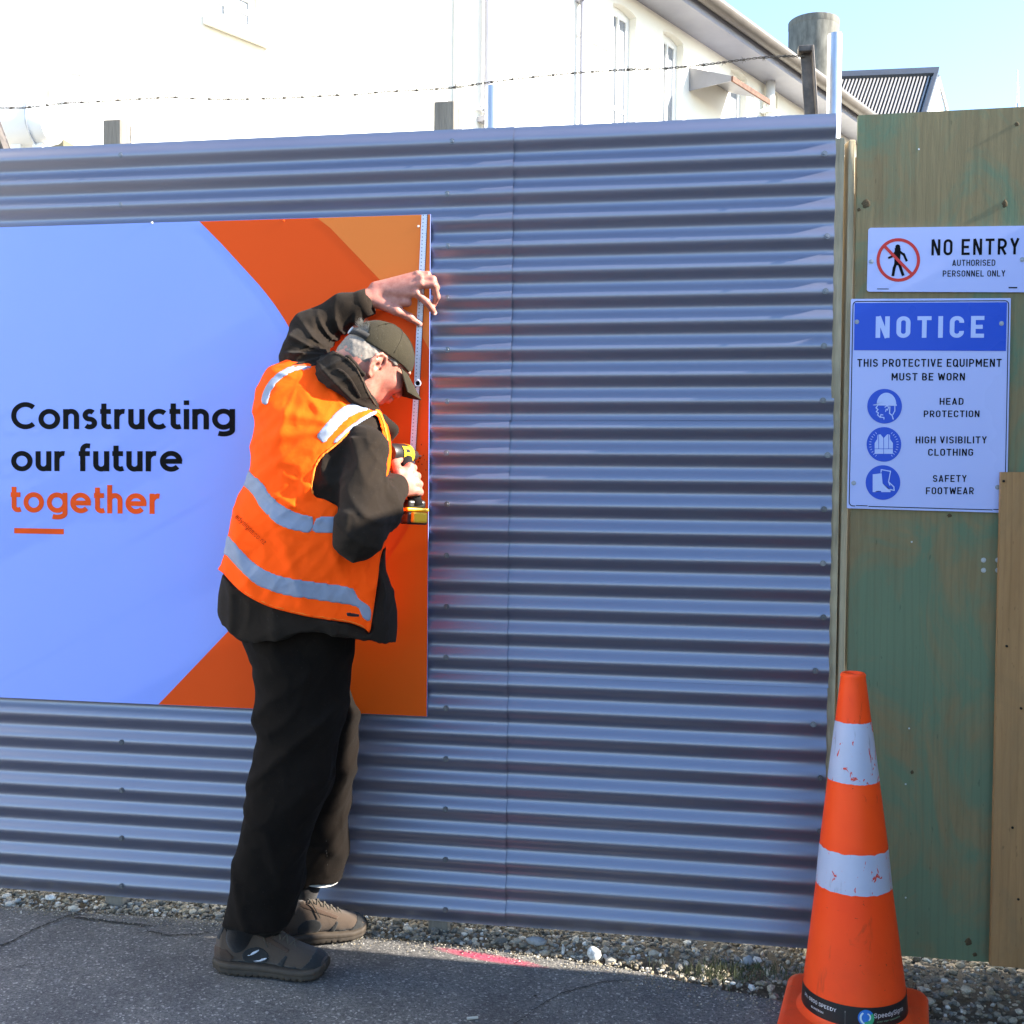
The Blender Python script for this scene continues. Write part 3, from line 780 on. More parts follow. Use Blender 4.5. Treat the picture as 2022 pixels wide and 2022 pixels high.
def ringpoly(cx, cy, r0, r1, Y, m, name, parent, n=48):
    V = []; F = []
    for k in range(n):
        a = 2*math.pi*k/n
        V += [at(cx+r0*math.cos(a), cy-r0*math.sin(a), Y), at(cx+r1*math.cos(a), cy-r1*math.sin(a), Y)]
        k2 = (k+1) % n; F.append((2*k, 2*k+1, 2*k2+1, 2*k2))
    return mesh(name, V, F, m, parent)
def strokes(lines, w, Y, m, name, parent):
    """line drawing: flat strips of width w (photo pixels)"""
    V = []; F = []; c = 0
    for L_ in lines:
        L_ = [np.array(p, float) for p in L_]
        for a, b_ in zip(L_[:-1], L_[1:]):
            d = b_-a; ln = np.hypot(*d); d /= ln; nn = np.array([-d[1], d[0]])*w/2; e = d*w*.35
            q = [a-e+nn, a-e-nn, b_+e-nn, b_+e+nn]; n = len(V); yy = Y-.00025-.00004*(c % 5); c += 1
            V += [at(p[0], p[1], yy) for p in q]; F.append((n, n+1, n+2, n+3))
    return mesh(name, V, F, m, parent)

# ================================================================== the printed board
def print_mat(name, c, rough=.22, var=.02, spec=.22, gain=1.0):
    return mat(name, c, rough, 0, var=var, vs_=1.2, gain=gain, spec=spec, coat=.0, rv=.04)
M_bwhite = print_mat('white_print_shade_tint', (.25, .345, .84), .3)  # white print, the blue cast of the shade mixed into its colour
M_bor = print_mat('orange_print', (.68, .075, .010), .5, spec=.07, gain=1.12)
M_bor2 = print_mat('light_orange_print', (.76, .20, .042), .5, spec=.07)
M_bor3 = print_mat('deep_orange_print', (.74, .105, .008), .5, spec=.07)
M_black = mat('black_print', (.006, .006, .0065), .7, 0, var=.1, spec=.06)
BY = -.0205
board = empty('advertising_board', (-1.6, BY, 0), 'wide white and orange board lettered Constructing our future together, fixed to the steel fence', 'sign board')
TL, TR, BRr, BLl = at(0, 450, BY), at(850, 422, BY), at(845.5, 1418.5, BY), at(0, 1374, BY)
bx0, bx1 = -2.84, TR[0]; bz1, bz0 = (TL[2]+TR[2])/2, (BLl[2]+BRr[2])/2
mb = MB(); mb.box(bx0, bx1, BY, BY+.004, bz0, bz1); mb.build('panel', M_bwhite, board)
def clipz(p): return (p[0], BY-.0006, min(max(p[2], bz0+.0005), bz1-.0005))
# orange field with its curved boundary against the white
bd = [(394, 430), (436, 480), (490.6, 539.5), (512, 563), (529, 584), (544, 604), (560, 628), (574, 652), (588, 682), (601, 716), (612, 755), (619, 800), (622, 850), (619, 905), (611, 960), (598, 1015), (580, 1067), (556, 1115), (520, 1170), (454, 1243), (390, 1310), (313, 1400)]
def field(pts, m, name, dy, snap0=True, snap1=True):
    P = [at(x, y, BY) for x, y in pts]
    V = []; n = len(P)
    for p in P: V.append((p[0], BY-dy, min(max(p[2], bz0+.0006), bz1-.0006)))
    if snap0: V[0] = (V[0][0], V[0][1], bz1-.0006)
    if snap1: V[-1] = (V[-1][0], V[-1][1], bz0+.0006)
    V = [(min(v[0], bx1-.0007), v[1], v[2]) for v in V]
    V2 = [(bx1-.0006, BY-dy, v[2]) for v in V]
    F = [(i, i+1, n+i+1, n+i) for i in range(n-1)]
    return mesh(name, V+V2, F, m, board)
field(bd, M_bor, 'orange_field', .0005)
# lighter wedge, top right
field([(626, 420), (652, 450), (700, 500), (747, 549), (790, 600), (820, 640), (851, 690)], M_bor2, 'light_orange_wedge', .0009, True, False)
field([(851, 965), (800, 1055), (770, 1100), (735, 1150), (705, 1195), (660, 1260), (600, 1420)], M_bor3, 'deep_orange_wedge', .0009, False, True)
for s, l, r_, bs_, tp, m in (('Constructing', (22, 847), (464, 848), 847, 794.5, M_black), ('our future', (22, 930), (360, 931), 930, 877.5, M_black), ('together', (21, 1011), (316, 1015), 1012, 959.5, M_bor)):
    write(s, l, r_, bs_, tp, BY-.0009, m, board, .182, 'round')
flatpoly([(28, 1042.5), (126, 1044.5), (126, 1055), (28, 1053)], BY-.0009, M_bor, 'underline_bar', board)
M_rivet = mat('white_rivet', (.7, .7, .7), .3)
def rivet(x, y, parent, Y, m, r_=.004):
    p = at(x, y, Y); b = MB(); b.lathe([(0, 0), (r_, 0), (r_*.8, .0015), (0, .002)], n=10)
    mesh('rivet', [(p[0]+q[0], Y-q[2], p[2]+q[1]) for q in b.v], [f[::-1] for f in b.f], m, parent, True)
rivet(826, 447, board, BY, M_rivet)
rivet(560, 436, board, BY, M_bor); rivet(300, 440, board, BY, M_rivet)

sw = MB()
for (x, y, r_) in ((832, 878, 1.2), (829, 905, 1.6), (836, 899, 1.0), (833, 917, 1.3), (841, 928, 1.1), (838, 908, .8), (826, 912, 1.4), (843, 912, .7)):
    p = at(x, y, BY-.0014); q = r_*.0013; sw.add([p+[-q, 0, -q*.6], p+[q, 0, -q], p+[q*.8, 0, q], p+[-q, 0, q*.7]], [(0, 1, 2, 3)])
tag(sw.build('drill_swarf', M_black, board), kind='stuff')
# ruler held against the board edge
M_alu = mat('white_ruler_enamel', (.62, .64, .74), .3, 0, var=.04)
RY = BY-.0125
rul = empty('ruler', (*at(812, 930, RY)[:2], 0), 'long thin white ruler held upright against the right edge of the orange board', 'ruler')
a0, a1, a2 = at(838, 423.5, RY), at(823, 757, RY), at(811, 952, RY)
wr = .0085
rb = MB()
for (p, q) in ((a0, a1), (a1, a2)):
    rb.hexa([(q[0]-wr, RY, q[2]), (q[0]+wr, RY, q[2]), (q[0]+wr, RY+.0015, q[2]), (q[0]-wr, RY+.0015, q[2]),
             (p[0]-wr, RY, p[2]), (p[0]+wr, RY, p[2]), (p[0]+wr, RY+.0015, p[2]), (p[0]-wr, RY+.0015, p[2])])
rb.build('blade', M_alu, rul)
tk = MB(); nn = 150
for i in range(nn):
    t = i/nn*(a0[2]-a2[2]); z = a0[2]-.004-t
    xc = a0[0]+(a1[0]-a0[0])*(a0[2]-z)/(a0[2]-a1[2]) if z > a1[2] else a1[0]+(a2[0]-a1[0])*(a1[2]-z)/(a1[2]-a2[2])
    w = .0045 if i % 10 == 0 else (.0034 if i % 5 == 0 else .0022)
    tk.add([(xc+wr-.0008-w, RY-.0003, z), (xc+wr-.0008, RY-.0003, z), (xc+wr-.0008, RY-.0003, z+.0007), (xc+wr-.0008-w, RY-.0003, z+.0007)], [(0, 1, 2, 3)])
    if i % 2 == 0:   # figures
        tk.add([(xc-.0045, RY-.0003, z), (xc-.0015, RY-.0003, z), (xc-.0015, RY-.0003, z+.0026), (xc-.0045, RY-.0003, z+.0026)], [(0, 1, 2, 3)])
tg = tk.build('scale_marks', mat('ruler_ink', (.05, .05, .07), .5), rul); tag(tg, kind='stuff')
eg = MB()
for (p, q) in ((a0, a1), (a1, a2)):
    eg.hexa([(q[0]+wr, RY, q[2]), (q[0]+wr+.0011, RY, q[2]), (q[0]+wr+.0011, RY+.004, q[2]), (q[0]+wr, RY+.004, q[2]),
             (p[0]+wr, RY, p[2]), (p[0]+wr+.0011, RY, p[2]), (p[0]+wr+.0011, RY+.004, p[2]), (p[0]+wr, RY+.004, p[2])])
eg.build('edge_strip', M_black, rul)
hz = MB(); c = at(825, 757, RY)
hz.tube([(c[0]+.0085*math.cos(t), RY-.002, c[2]+.0085*math.sin(t)) for t in np.linspace(0, 2*math.pi, 25)], .0022, 6, False)
hz.build('ring', M_alu, rul, True)
hd = MB(); hd.lathe([(0, 0), (.0068, 0)], n=16); mesh('hole', [(c[0]+q[0], RY-.0018, c[2]+q[1]) for q in hd.v], hd.f, M_black, rul)

# ================================================================== signs on the plywood
M_swhite = print_mat('sign_white_shade_tint', (.44, .50, .84), .28)  # white panels carrying the shade's blue in their colour
M_sblue = print_mat('sign_blue', (.018, .08, .55), .28)
M_sred = print_mat('sign_red', (.55, .03, .025), .28)
SY = PY-.006
def Z8(x, y): return (1600+x/3.067, 420+y/3.067)
def zp(L_): return [Z8(*p) for p in L_]
def rrect(x0, y0, x1, y1, r_, sk=0.0):
    P = []
    for cx, cy, a in ((x1-r_, y0+r_, 0), (x0+r_, y0+r_, 90), (x0+r_, y1-r_, 180), (x1-r_, y1-r_, 270)):
        for k in range(6):
            t = R(a+18*k); P.append((cx+r_*math.cos(t), cy-r_*math.sin(t)))
    return P
def skew(P, tl, tr, bl, br, x0, y0, x1, y1):
    out = []
    for x, y in P:
        u_, v_ = (x-x0)/(x1-x0), (y-y0)/(y1-y0)
        a = np.array(tl)*(1-u_)+np.array(tr)*u_; b_ = np.array(bl)*(1-u_)+np.array(br)*u_
        out.append(tuple(a*(1-v_)+b_*v_))
    return out
M_sscrew = mat('sign_screw', (.30, .32, .36), .45, .5, var=.3, vs_=90)
def sscrew(x, y, parent, s=.75):
    me = SCREW.copy(); me.materials.clear(); me.materials.append(M_sscrew)
    screw(at(x, y, SY-.0006), parent, s, me)
# NO ENTRY
ne = empty('no_entry_sign', (1.1, SY, 0), 'white NO ENTRY sign with a crossed-out walking man, upper of the two signs', 'sign')
q = dict(tl=Z8(352, 92), tr=Z8(1352, 78), bl=Z8(343, 478), br=Z8(1340, 482), x0=0, y0=0, x1=1000, y1=390)
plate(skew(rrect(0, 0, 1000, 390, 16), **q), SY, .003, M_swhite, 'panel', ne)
e = SY-.0008
ringpoly(*Z8(533, 286), 132/3.067, 113/3.067, e, M_sred, 'red_ring', ne)
M_sblack = M_black
flatpoly(zp(circ(530, 207, 15, 16)), e, M_sblack, 'figure_head', ne)
strokes([zp([(529, 226), (526, 306)])], 11.5, e+.0001, M_sblack, 'figure_body', ne)
strokes([zp([(533, 296), (548, 338)]), zp([(546, 332), (561, 376)])], 5.6, e, M_sblack, 'figure_leg', ne)
strokes([zp([(521, 296), (507, 340)]), zp([(508, 334), (501, 378)])], 5.6, e, M_sblack, 'figure_leg', ne)
strokes([zp([(538, 232), (568, 256)]), zp([(565, 250), (583, 290)])], 4.6, e, M_sblack, 'figure_arm', ne)
strokes([zp([(520, 234), (496, 264)]), zp([(500, 262), (476, 273)])], 4.2, e, M_sblack, 'figure_arm', ne)
flatpoly(zp([(440, 206), (453, 193), (622, 367), (609, 380)]), e-.0008, M_sred, 'red_bar', ne)
write('NO ENTRY', Z8(733, 259), Z8(1264, 252), Z8(0, 259)[1], Z8(0, 162)[1], e, M_sblack, ne, .155, gap=.21)
write('AUTHORISED', Z8(860, 322), Z8(1120, 321), Z8(0, 322)[1], Z8(0, 285)[1], e, M_sblack, ne, .14)
write('PERSONNEL ONLY', Z8(802, 387), Z8(1180, 386), Z8(0, 387)[1], Z8(0, 350)[1], e, M_sblack, ne, .14)
flatpoly(zp([(405, 459), (475, 460), (475, 464), (405, 463)]), e, M_sblack, 'fine_print', ne)
flatpoly(zp([(1200, 450), (1255, 450), (1252, 458), (1202, 458)]), e, M_sblack, 'fine_print', ne)
for p in ((369, 296), (1284, 284)): sscrew(*Z8(*p), ne)
# NOTICE
no = empty('notice_sign', (1.0, SY, 0), 'tall white sign with a blue NOTICE band and three blue protective equipment pictograms', 'sign')
q = dict(tl=Z8(247, 522), tr=Z8(1215, 517), bl=Z8(222, 1790), br=Z8(1190, 1818), x0=0, y0=0, x1=966, y1=1290)
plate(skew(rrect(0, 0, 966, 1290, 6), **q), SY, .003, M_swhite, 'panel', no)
def frame_band(r0, r1, w0, m, name, yy):
    a = skew(r0, **q); b_ = skew(r1, **q); V = [at(*p, yy) for p in a]+[at(*p, yy) for p in b_]; n = len(a)
    mesh(name, V, [(k, (k+1) % n, n+(k+1) % n, n+k) for k in range(n)], m, no)
frame_band(rrect(10, 13, 956, 1277, 26), rrect(15, 18, 951, 1272, 22), 0, M_black, 'black_border', e)
flatpoly(skew([(22, 25), (943, 25), (942, 318), (24, 316)], **q), e, M_sblue, 'blue_band', no)
for x0, x1 in ((50, 130), (880, 935)):
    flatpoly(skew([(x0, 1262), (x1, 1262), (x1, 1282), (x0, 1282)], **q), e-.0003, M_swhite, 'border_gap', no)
    flatpoly(skew([(x0+4, 1269), (x1-6, 1269), (x1-6, 1274), (x0+4, 1274)], **q), e-.0006, M_black, 'fine_print', no)
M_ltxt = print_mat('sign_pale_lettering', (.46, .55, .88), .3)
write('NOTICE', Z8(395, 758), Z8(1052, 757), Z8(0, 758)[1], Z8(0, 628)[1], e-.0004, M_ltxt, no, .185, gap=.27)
for s, l, r_, b_, t_ in (('THIS PROTECTIVE EQUIPMENT', 284, 1158, 933, 886), ('MUST BE WORN', 492, 936, 1016, 971), ('HEAD', 783, 928, 1163, 1122), ('PROTECTION', 687, 1024, 1238, 1198),
                         ('HIGH VISIBILITY', 638, 1068, 1397, 1355), ('CLOTHING', 713, 986, 1472, 1430), ('SAFETY', 742, 946, 1630, 1589), ('FOOTWEAR', 700, 990, 1705, 1663)):
    write(s, Z8(l, b_), Z8(r_, b_), Z8(0, b_)[1], Z8(0, t_)[1], e, M_sblack, no, .15)
for cx, cy in ((450, 1172), (446, 1403), (440, 1634)):
    c = Z8(cx, cy); o = flatpoly(circ(*c, 105/3.067, 48), e, M_sblue, 'blue_disc', no)
e2 = e-.0005
w_ = 2.0
# helmeted head
hel = [(384, 1162)]+[(402+96*(1-math.cos(t))/1.62, 1160-70*math.sin(t)) for t in np.linspace(0, math.pi, 18)]+[(524, 1162), (524, 1170), (378, 1166)]
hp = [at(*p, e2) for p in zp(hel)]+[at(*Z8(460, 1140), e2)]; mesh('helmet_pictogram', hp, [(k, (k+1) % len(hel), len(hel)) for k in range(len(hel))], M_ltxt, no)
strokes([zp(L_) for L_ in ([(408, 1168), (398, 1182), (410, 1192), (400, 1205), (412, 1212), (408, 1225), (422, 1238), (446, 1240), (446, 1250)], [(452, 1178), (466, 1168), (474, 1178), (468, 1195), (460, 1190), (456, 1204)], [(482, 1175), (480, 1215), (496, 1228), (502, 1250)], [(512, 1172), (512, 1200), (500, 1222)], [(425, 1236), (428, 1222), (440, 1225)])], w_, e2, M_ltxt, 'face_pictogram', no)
# vest pictogram
def fan(P, c, name, dy=0.0):
    hp = [at(*p, e2-dy) for p in zp(P)]+[at(*Z8(*c), e2-dy)]; mesh(name, hp, [(k, (k+1) % len(P), len(P)) for k in range(len(P))], M_ltxt, no)
fan([(408, 1345), (425, 1342), (444, 1366), (444, 1460), (390, 1460), (390, 1395), (405, 1372)], (422, 1400), 'vest_pictogram')
fan([(444, 1366), (466, 1342), (482, 1345), (484, 1372), (500, 1395), (500, 1460), (444, 1460)], (468, 1400), 'vest_pictogram')
strokes([zp(L_) for L_ in ([(390, 1430), (500, 1430)], [(444, 1366), (444, 1460)], [(414, 1346), (414, 1428)], [(474, 1346), (474, 1428)])], 1.0, e2-.0004, M_sblue, 'vest_lines', no)
rays = []
for k in range(11):
    for sgn in (1, -1):
        a = R(-55+11*k); r0, r1 = 78/3.067, 88/3.067
        if sgn == 1: rays.append([(Z8(446, 1403)[0]+r0*math.cos(a), Z8(446, 1403)[1]-r0*math.sin(a)), (Z8(446, 1403)[0]+r1*math.cos(a), Z8(446, 1403)[1]-r1*math.sin(a))])
        else: rays.append([(Z8(446, 1403)[0]-r0*math.cos(a), Z8(446, 1403)[1]-r0*math.sin(a)), (Z8(446, 1403)[0]-r1*math.cos(a), Z8(446, 1403)[1]-r1*math.sin(a))])
strokes(rays, 1.0, e2, M_ltxt, 'ray_marks', no)
# boots
flatpoly(zp([(378, 1584), (432, 1578), (438, 1640), (470, 1672), (486, 1678), (486, 1692), (430, 1692), (428, 1684), (398, 1686), (396, 1692), (378, 1692)]), e2, M_ltxt, 'boot_pictogram', no)
strokes([zp(L_) for L_ in ([(428, 1572), (430, 1556), (486, 1566), (474, 1630), (506, 1660), (508, 1682), (484, 1676)], [(474, 1630), (482, 1650)])], w_, e2-.0003, M_ltxt, 'boot_pictogram', no)
for p in ((282, 661), (1158, 671), (263, 1637), (1134, 1663)): sscrew(*Z8(*p), no)
# scuffs on the blue band

# ================================================================== traffic cone
def mk_cone():
    m, t, N, L, b = nt('orange_cone_plastic'); co = coords(N, L)
    n = noise(N, L, co, 4, 5); rp = N.new('ShaderNodeValToRGB'); ramp(rp, [(.3, (.80, .05, .006)), (.7, (.95, .075, .008))]); L.new(n.outputs[0], rp.inputs[0])
    c = scaled(N, L, rp.outputs[0], 1.22)
    n2 = noise(N, L, coords(N, L, (1, 1, .35)), 17, 6, .7, .6); r2 = N.new('ShaderNodeValToRGB'); ramp(r2, [(.60, (0, 0, 0)), (.68, (.30, .30, .30))]); L.new(n2.outputs[0], r2.inputs[0])
    c = mix(N, L, r2.outputs[0], c, (.22, .04, .015))
    n3 = noise(N, L, co, 60, 3, .6, 2.0); r3 = N.new('ShaderNodeValToRGB'); ramp(r3, [(.70, (0, 0, 0)), (.73, (.7, .7, .7))]); L.new(n3.outputs[0], r3.inputs[0])
    c = mix(N, L, r3.outputs[0], c, (.14, .03, .015))
    tc = N.new('ShaderNodeTexCoord'); sz = N.new('ShaderNodeSeparateXYZ'); L.new(tc.outputs['Object'], sz.inputs[0])
    mz = N.new('ShaderNodeMapRange'); mz.inputs[1].default_value = .30; mz.inputs[2].default_value = .0; mz.inputs[4].default_value = .5; L.new(sz.outputs[2], mz.inputs[0])
    n4 = noise(N, L, co, 12, 6, .7); c = mix(N, L, mix(N, L, 1.0, mz.outputs[0], n4.outputs[0], 'MULTIPLY'), c, (.25, .07, .03))
    L.new(c, b.inputs['Base Color']); b.inputs['Roughness'].default_value = .5; b.inputs['Specular IOR Level'].default_value = .25
    bumpn(N, L, b, n2.outputs[0], .15, .003); return m
M_cone = mk_cone()
def worn(name, c, chip, th, sc_=44):
    m, t, N, L, b = nt(name); co = coords(N, L, (1, 1, .55))
    n = noise(N, L, co, sc_, 5, .62, .8); rp = N.new('ShaderNodeValToRGB'); ramp(rp, [(th, (0, 0, 0)), (th+.015, (1, 1, 1))]); rp.color_ramp.interpolation = 'LINEAR'
    L.new(n.outputs[0], rp.inputs[0])
    n2 = noise(N, L, co, 8, 5); r2 = N.new('ShaderNodeValToRGB'); ramp(r2, [(.3, tuple(x*.82 for x in c)), (.7, c)]); L.new(n2.outputs[0], r2.inputs[0])
    n4 = noise(N, L, coords(N, L, (9, 9, .9)), 7, 5); r4 = N.new('ShaderNodeValToRGB'); ramp(r4, [(.62, (0, 0, 0)), (.70, (.5, .5, .5))]); L.new(n4.outputs[0], r4.inputs[0])
    c1 = mix(N, L, r4.outputs[0], r2.outputs[0], (.16, .15, .19))
    cc = mix(N, L, rp.outputs[0], c1, chip); L.new(cc, b.inputs['Base Color']); b.inputs['Roughness'].default_value = .45
    return m
M_band = worn('worn_reflective_band', (.50, .52, .66), (.62, .035, .012), .625)
M_cblack = mat('black_vinyl_strip', (.012, .012, .013), .4)
cz = .028
cc_ = atz(1687, 1990, cz+.004); CX, CY = float(cc_[0]), float(cc_[1])
cone = empty('traffic_cone', (CX, CY, 0), 'tall orange traffic cone with two worn white bands standing in front of the green hoarding', 'traffic cone')
def cone_r(z):
    tab = [(0.0, 0.140), (.035, .134), (.08, .126), (.34, .097), (.5, .0775), (.65, .0565), (.80, .043), (.93, .0315)]
    zz = [a for a, _ in tab]; rr = [b_ for _, b_ in tab]; return float(np.interp(z, zz, rr))
def cz_at(y, x=1687):    # height on the cone seen at pixel row y
    return float(at(x, y, CY-.06)[2])
ctop = float(at(1681, 1328, CY)[2])
def rpx(w, y): # radius from pixel width
    d = (np.array([CX, CY, cz_at(y)])-CC)@cam_f; return w/2*d/CF*.985
tab = sorted([(cz_at(y), rpx(w, y)) for w, y in ((46, 1334), (69, 1430), (99, 1548), (130, 1674), (145, 1755), (176, 1880), (197, 1961), (203, 2000))])
tz = [a for a, _ in tab]; tr_ = [b_ for _, b_ in tab]
def CR(z): return float(np.interp(z, tz, tr_))
def cone_band(z0, z1, off, m, name, n=64, rag=0.0, parent=cone, steps=10):
    V = []; F = []
    for i in range(steps+1):
        for k in range(n):
            a = 2*math.pi*k/n; z = z0+(z1-z0)*i/steps
            if rag and i in (0, steps): z += (rag if i else rag*.6)*mnoise.noise(Vector((math.cos(a)*3, math.sin(a)*3, z*9)))+rag*1.2*mnoise.noise(Vector((math.cos(a)*14, math.sin(a)*14, z*9)))
            r_ = CR(z)+off; V.append((CX+r_*math.cos(a), CY+r_*math.sin(a), z))
    for i in range(steps):
        for k in range(n):
            k2 = (k+1) % n; F.append((i*n+k, i*n+k2, (i+1)*n+k2, (i+1)*n+k))
    return mesh(name, V, F, m, parent, True)
b = MB(); prof = [(CR(cz-.01)+.016, cz+.001), (CR(cz)+.006, cz+.006), (CR(cz+.01)+.001, cz+.016)]+[(CR(z), z) for z in np.linspace(cz+.02, ctop-.012, 40)]
rt = CR(ctop)
prof += [(rt+.0015, ctop-.010), (rt+.002, ctop-.004), (rt*.95, ctop), (rt*.78, ctop+.001), (rt*.70, ctop-.003), (rt*.68, ctop-.04), (rt*.66, ctop-.2)]
b.lathe([(r_, z) for r_, z in prof], (CX, CY, 0), 64); b.build('body', M_cone, cone, True)
cone_band(cz_at(1549), cz_at(1432), .0007, M_band, 'reflective_band', rag=.0014)
cone_band(cz_at(1760), cz_at(1683), .0007, M_band, 'reflective_band', rag=.0022)
cone_band(cz+.0165, cz_at(1964), .0009, M_cblack, 'black_strip')
# square rubber base with chamfered edge
hw = .178; rc = .045; P = []; ang = R(-11)
for (sx, sy, a) in ((1, 1, 0), (-1, 1, 90), (-1, -1, 180), (1, -1, 270)):
    for k in range(7):
        t = R(a+15*k); P.append((sx*(hw-rc)+rc*math.cos(t), sy*(hw-rc)+rc*math.sin(t)))
V = []; n = len(P)
for s_, z in ((1, .004), (1, .018), (.965, .027), (.9, cz+.002)):
    for x, y in P:
        x *= s_; y *= s_; V.append((CX+x*math.cos(ang)-y*math.sin(ang), CY+x*math.sin(ang)+y*math.cos(ang), z))
F = [(i*n+k, i*n+(k+1) % n, (i+1)*n+(k+1) % n, (i+1)*n+k) for i in range(3) for k in range(n)]+[tuple(3*n+k for k in range(n))]
mesh('base', V, F, M_cone, cone, True).modifiers.new('e', 'EDGE_SPLIT').split_angle = R(50)
def wrap_text(s, px0, px1, zb, ht, m, name, bold=.02, tilt=0.0):
    V, F = text_mesh(s, bold, 1.02); cap = .7
    x0, x1 = V[:, 0].min(), V[:, 0].max()
    def ang_of(px):   # azimuth on the cone seen at pixel column px
        r_ = CR(zb); best = None
        for k in range(360):
            a = R(180+k*.5); p = np.array([CX+r_*math.cos(a), CY+r_*math.sin(a), zb]); d = p-CC; x = 1011+CF*(d@cam_r)/(d@cam_f)
            if best is None or abs(x-px) < best[0]: best = (abs(x-px), a)
        return best[1]
    A, B = ang_of(px0), ang_of(px1)
    W = []
    for v in V:
        t = (v[0]-x0)/(x1-x0); a = A+(B-A)*t; z = zb+v[1]/cap*ht+tilt*(t-.5); r_ = CR(z)+.0016
        W.append((CX+r_*math.cos(a), CY+r_*math.sin(a), z))
    mesh(name, W, F, m, cone)
M_ink = print_mat('white_ink', (.72, .72, .74), .4)
zs = cz+.0165
zu = cz_at(1964)
hh = zu-zs
wrap_text('Ph: 0800 SPEEDY', 1592, 1653, zs+hh*.56, hh*.24, M_ink, 'lettering', .0)
wrap_text('DUNEDIN', 1604, 1627, zs+hh*.26, hh*.13, M_ink, 'lettering', .0)
wrap_text('SpeedySigns', 1727, 1783, zs+hh*.50, hh*.30, M_ink, 'lettering', .0)
wrap_text('your sign specialists', 1732, 1777, zs+hh*.28, hh*.09, mat('green_ink', (.25, .5, .3), .4), 'lettering', .0)
# round swirl emblem
def emblem():
    lgz = zs+hh*.50; best = None
    for k in range(360):
        a = R(180+k*.5); r_ = CR(lgz); p = np.array([CX+r_*math.cos(a), CY+r_*math.sin(a), lgz]); d = p-CC; x = 1011+CF*(d@cam_r)/(d@cam_f)
        if best is None or abs(x-1711) < best[0]: best = (abs(x-1711), a)
    a0_ = best[1]; Rr = hh*.40
    def P(u_, v_, off):
        z = lgz+v_; r_ = CR(z)+off; a = a0_+u_/r_; return (CX+r_*math.cos(a), CY+r_*math.sin(a), z)
    def disc(cu, cv, rr, off, m, a_0=0, a_1=2*math.pi, n=28, inner=None):
        V = [P(cu+rr*math.cos(a_0+(a_1-a_0)*k/n), cv+rr*math.sin(a_0+(a_1-a_0)*k/n), off) for k in range(n+1)]
        if inner is None:
            V.append(P(cu, cv, off)); F = [(k, k+1, n+1) for k in range(n)]
        else:
            V += [P(cu+inner*math.cos(a_0+(a_1-a_0)*k/n)*.9, cv+inner*math.sin(a_0+(a_1-a_0)*k/n), off) for k in range(n+1)]
            F = [(k, k+1, n+2+k, n+1+k) for k in range(n)]
        mesh('emblem', V, F, m, cone)
    Mb = mat('emblem_blue', (.02, .16, .55), .4); Mg = mat('emblem_green', (.04, .35, .16), .4); Mw = mat('emblem_pale', (.5, .68, .75), .4)
    disc(0, 0, Rr, .0014, Mb); disc(0, 0, Rr, .0017, Mg, R(-110), R(35), 16, inner=Rr*.45)
    disc(0, 0, Rr*.8, .0019, Mw, R(120), R(250), 16, inner=Rr*.62); disc(Rr*.1, Rr*.1, Rr*.5, .0021, Mw, R(-60), R(80), 14, inner=Rr*.36)
emblem()
cone.rotation_euler = (0, -.021, 0)
wrap_text('I', 1669, 1670.5, zs+.001, hh*.98, mat('strip_seam', (.18, .18, .18), .5), 'strip_joint', .0)

# ================================================================== cream building behind
bldg = empty('cream_building', (-1.1, 5.8, 0), 'long cream rendered hall with tall sash windows and grey eaves behind the fence', 'building')
WP = np.array([-1.125, 5.82, 0.0]); WD = np.array([.488, .873, 0.0]); WD /= np.linalg.norm(WD); WN = np.array([WD[1], -WD[0], 0.0])
def wpt(s, p, z): return WP+WD*s+WN*p+np.array([0, 0, z])
def onwall(px, py, p=0.0):
    d = ray(px, py); o = WP+WN*p; t = ((o-CC)@WN)/(d@WN); q = CC+d*t; return float((q-WP)@WD), float(q[2])
def wsz(px0, py0, px1, py1, p=0.0):
    a, b = onwall(px0, py0, p), onwall(px1, py1, p); return a, b
sL, sR = -9.0, 22.0
zeave = onwall(1505, 112, .02)[1]
def qd(F, V, a, b, c, d): n = len(V); V += [a, b, c, d]; F.append((n, n+1, n+2, n+3))
openings = []
def win(px0, px1, ptop, zbot, reveal_px):
    s0 = onwall(px0, ptop)[0]; s1 = onwall(reveal_px, ptop)[0]; z1 = onwall(px0, ptop)[1]
    openings.append((s0, s1, zbot, z1)); return s0, s1, zbot, z1
w1 = win(404, 520, -60, onwall(404, 22)[1]+.02, 520)
w2 = win(1211, 1240, 6, 1.2, 1257)
w3 = win(1310, 1335, 62, 1.2, 1350)
w4 = win(1443, 1460, 136, 1.2, 1475)
w5 = win(1526, 1530, 176, 1.2, 1536)
w6 = win(37, 60, 163, onwall(107, 231)[1], 52)
openings.pop()
openings_sorted = sorted(openings)
V = []; F = []
DEP = .13
cur = sL
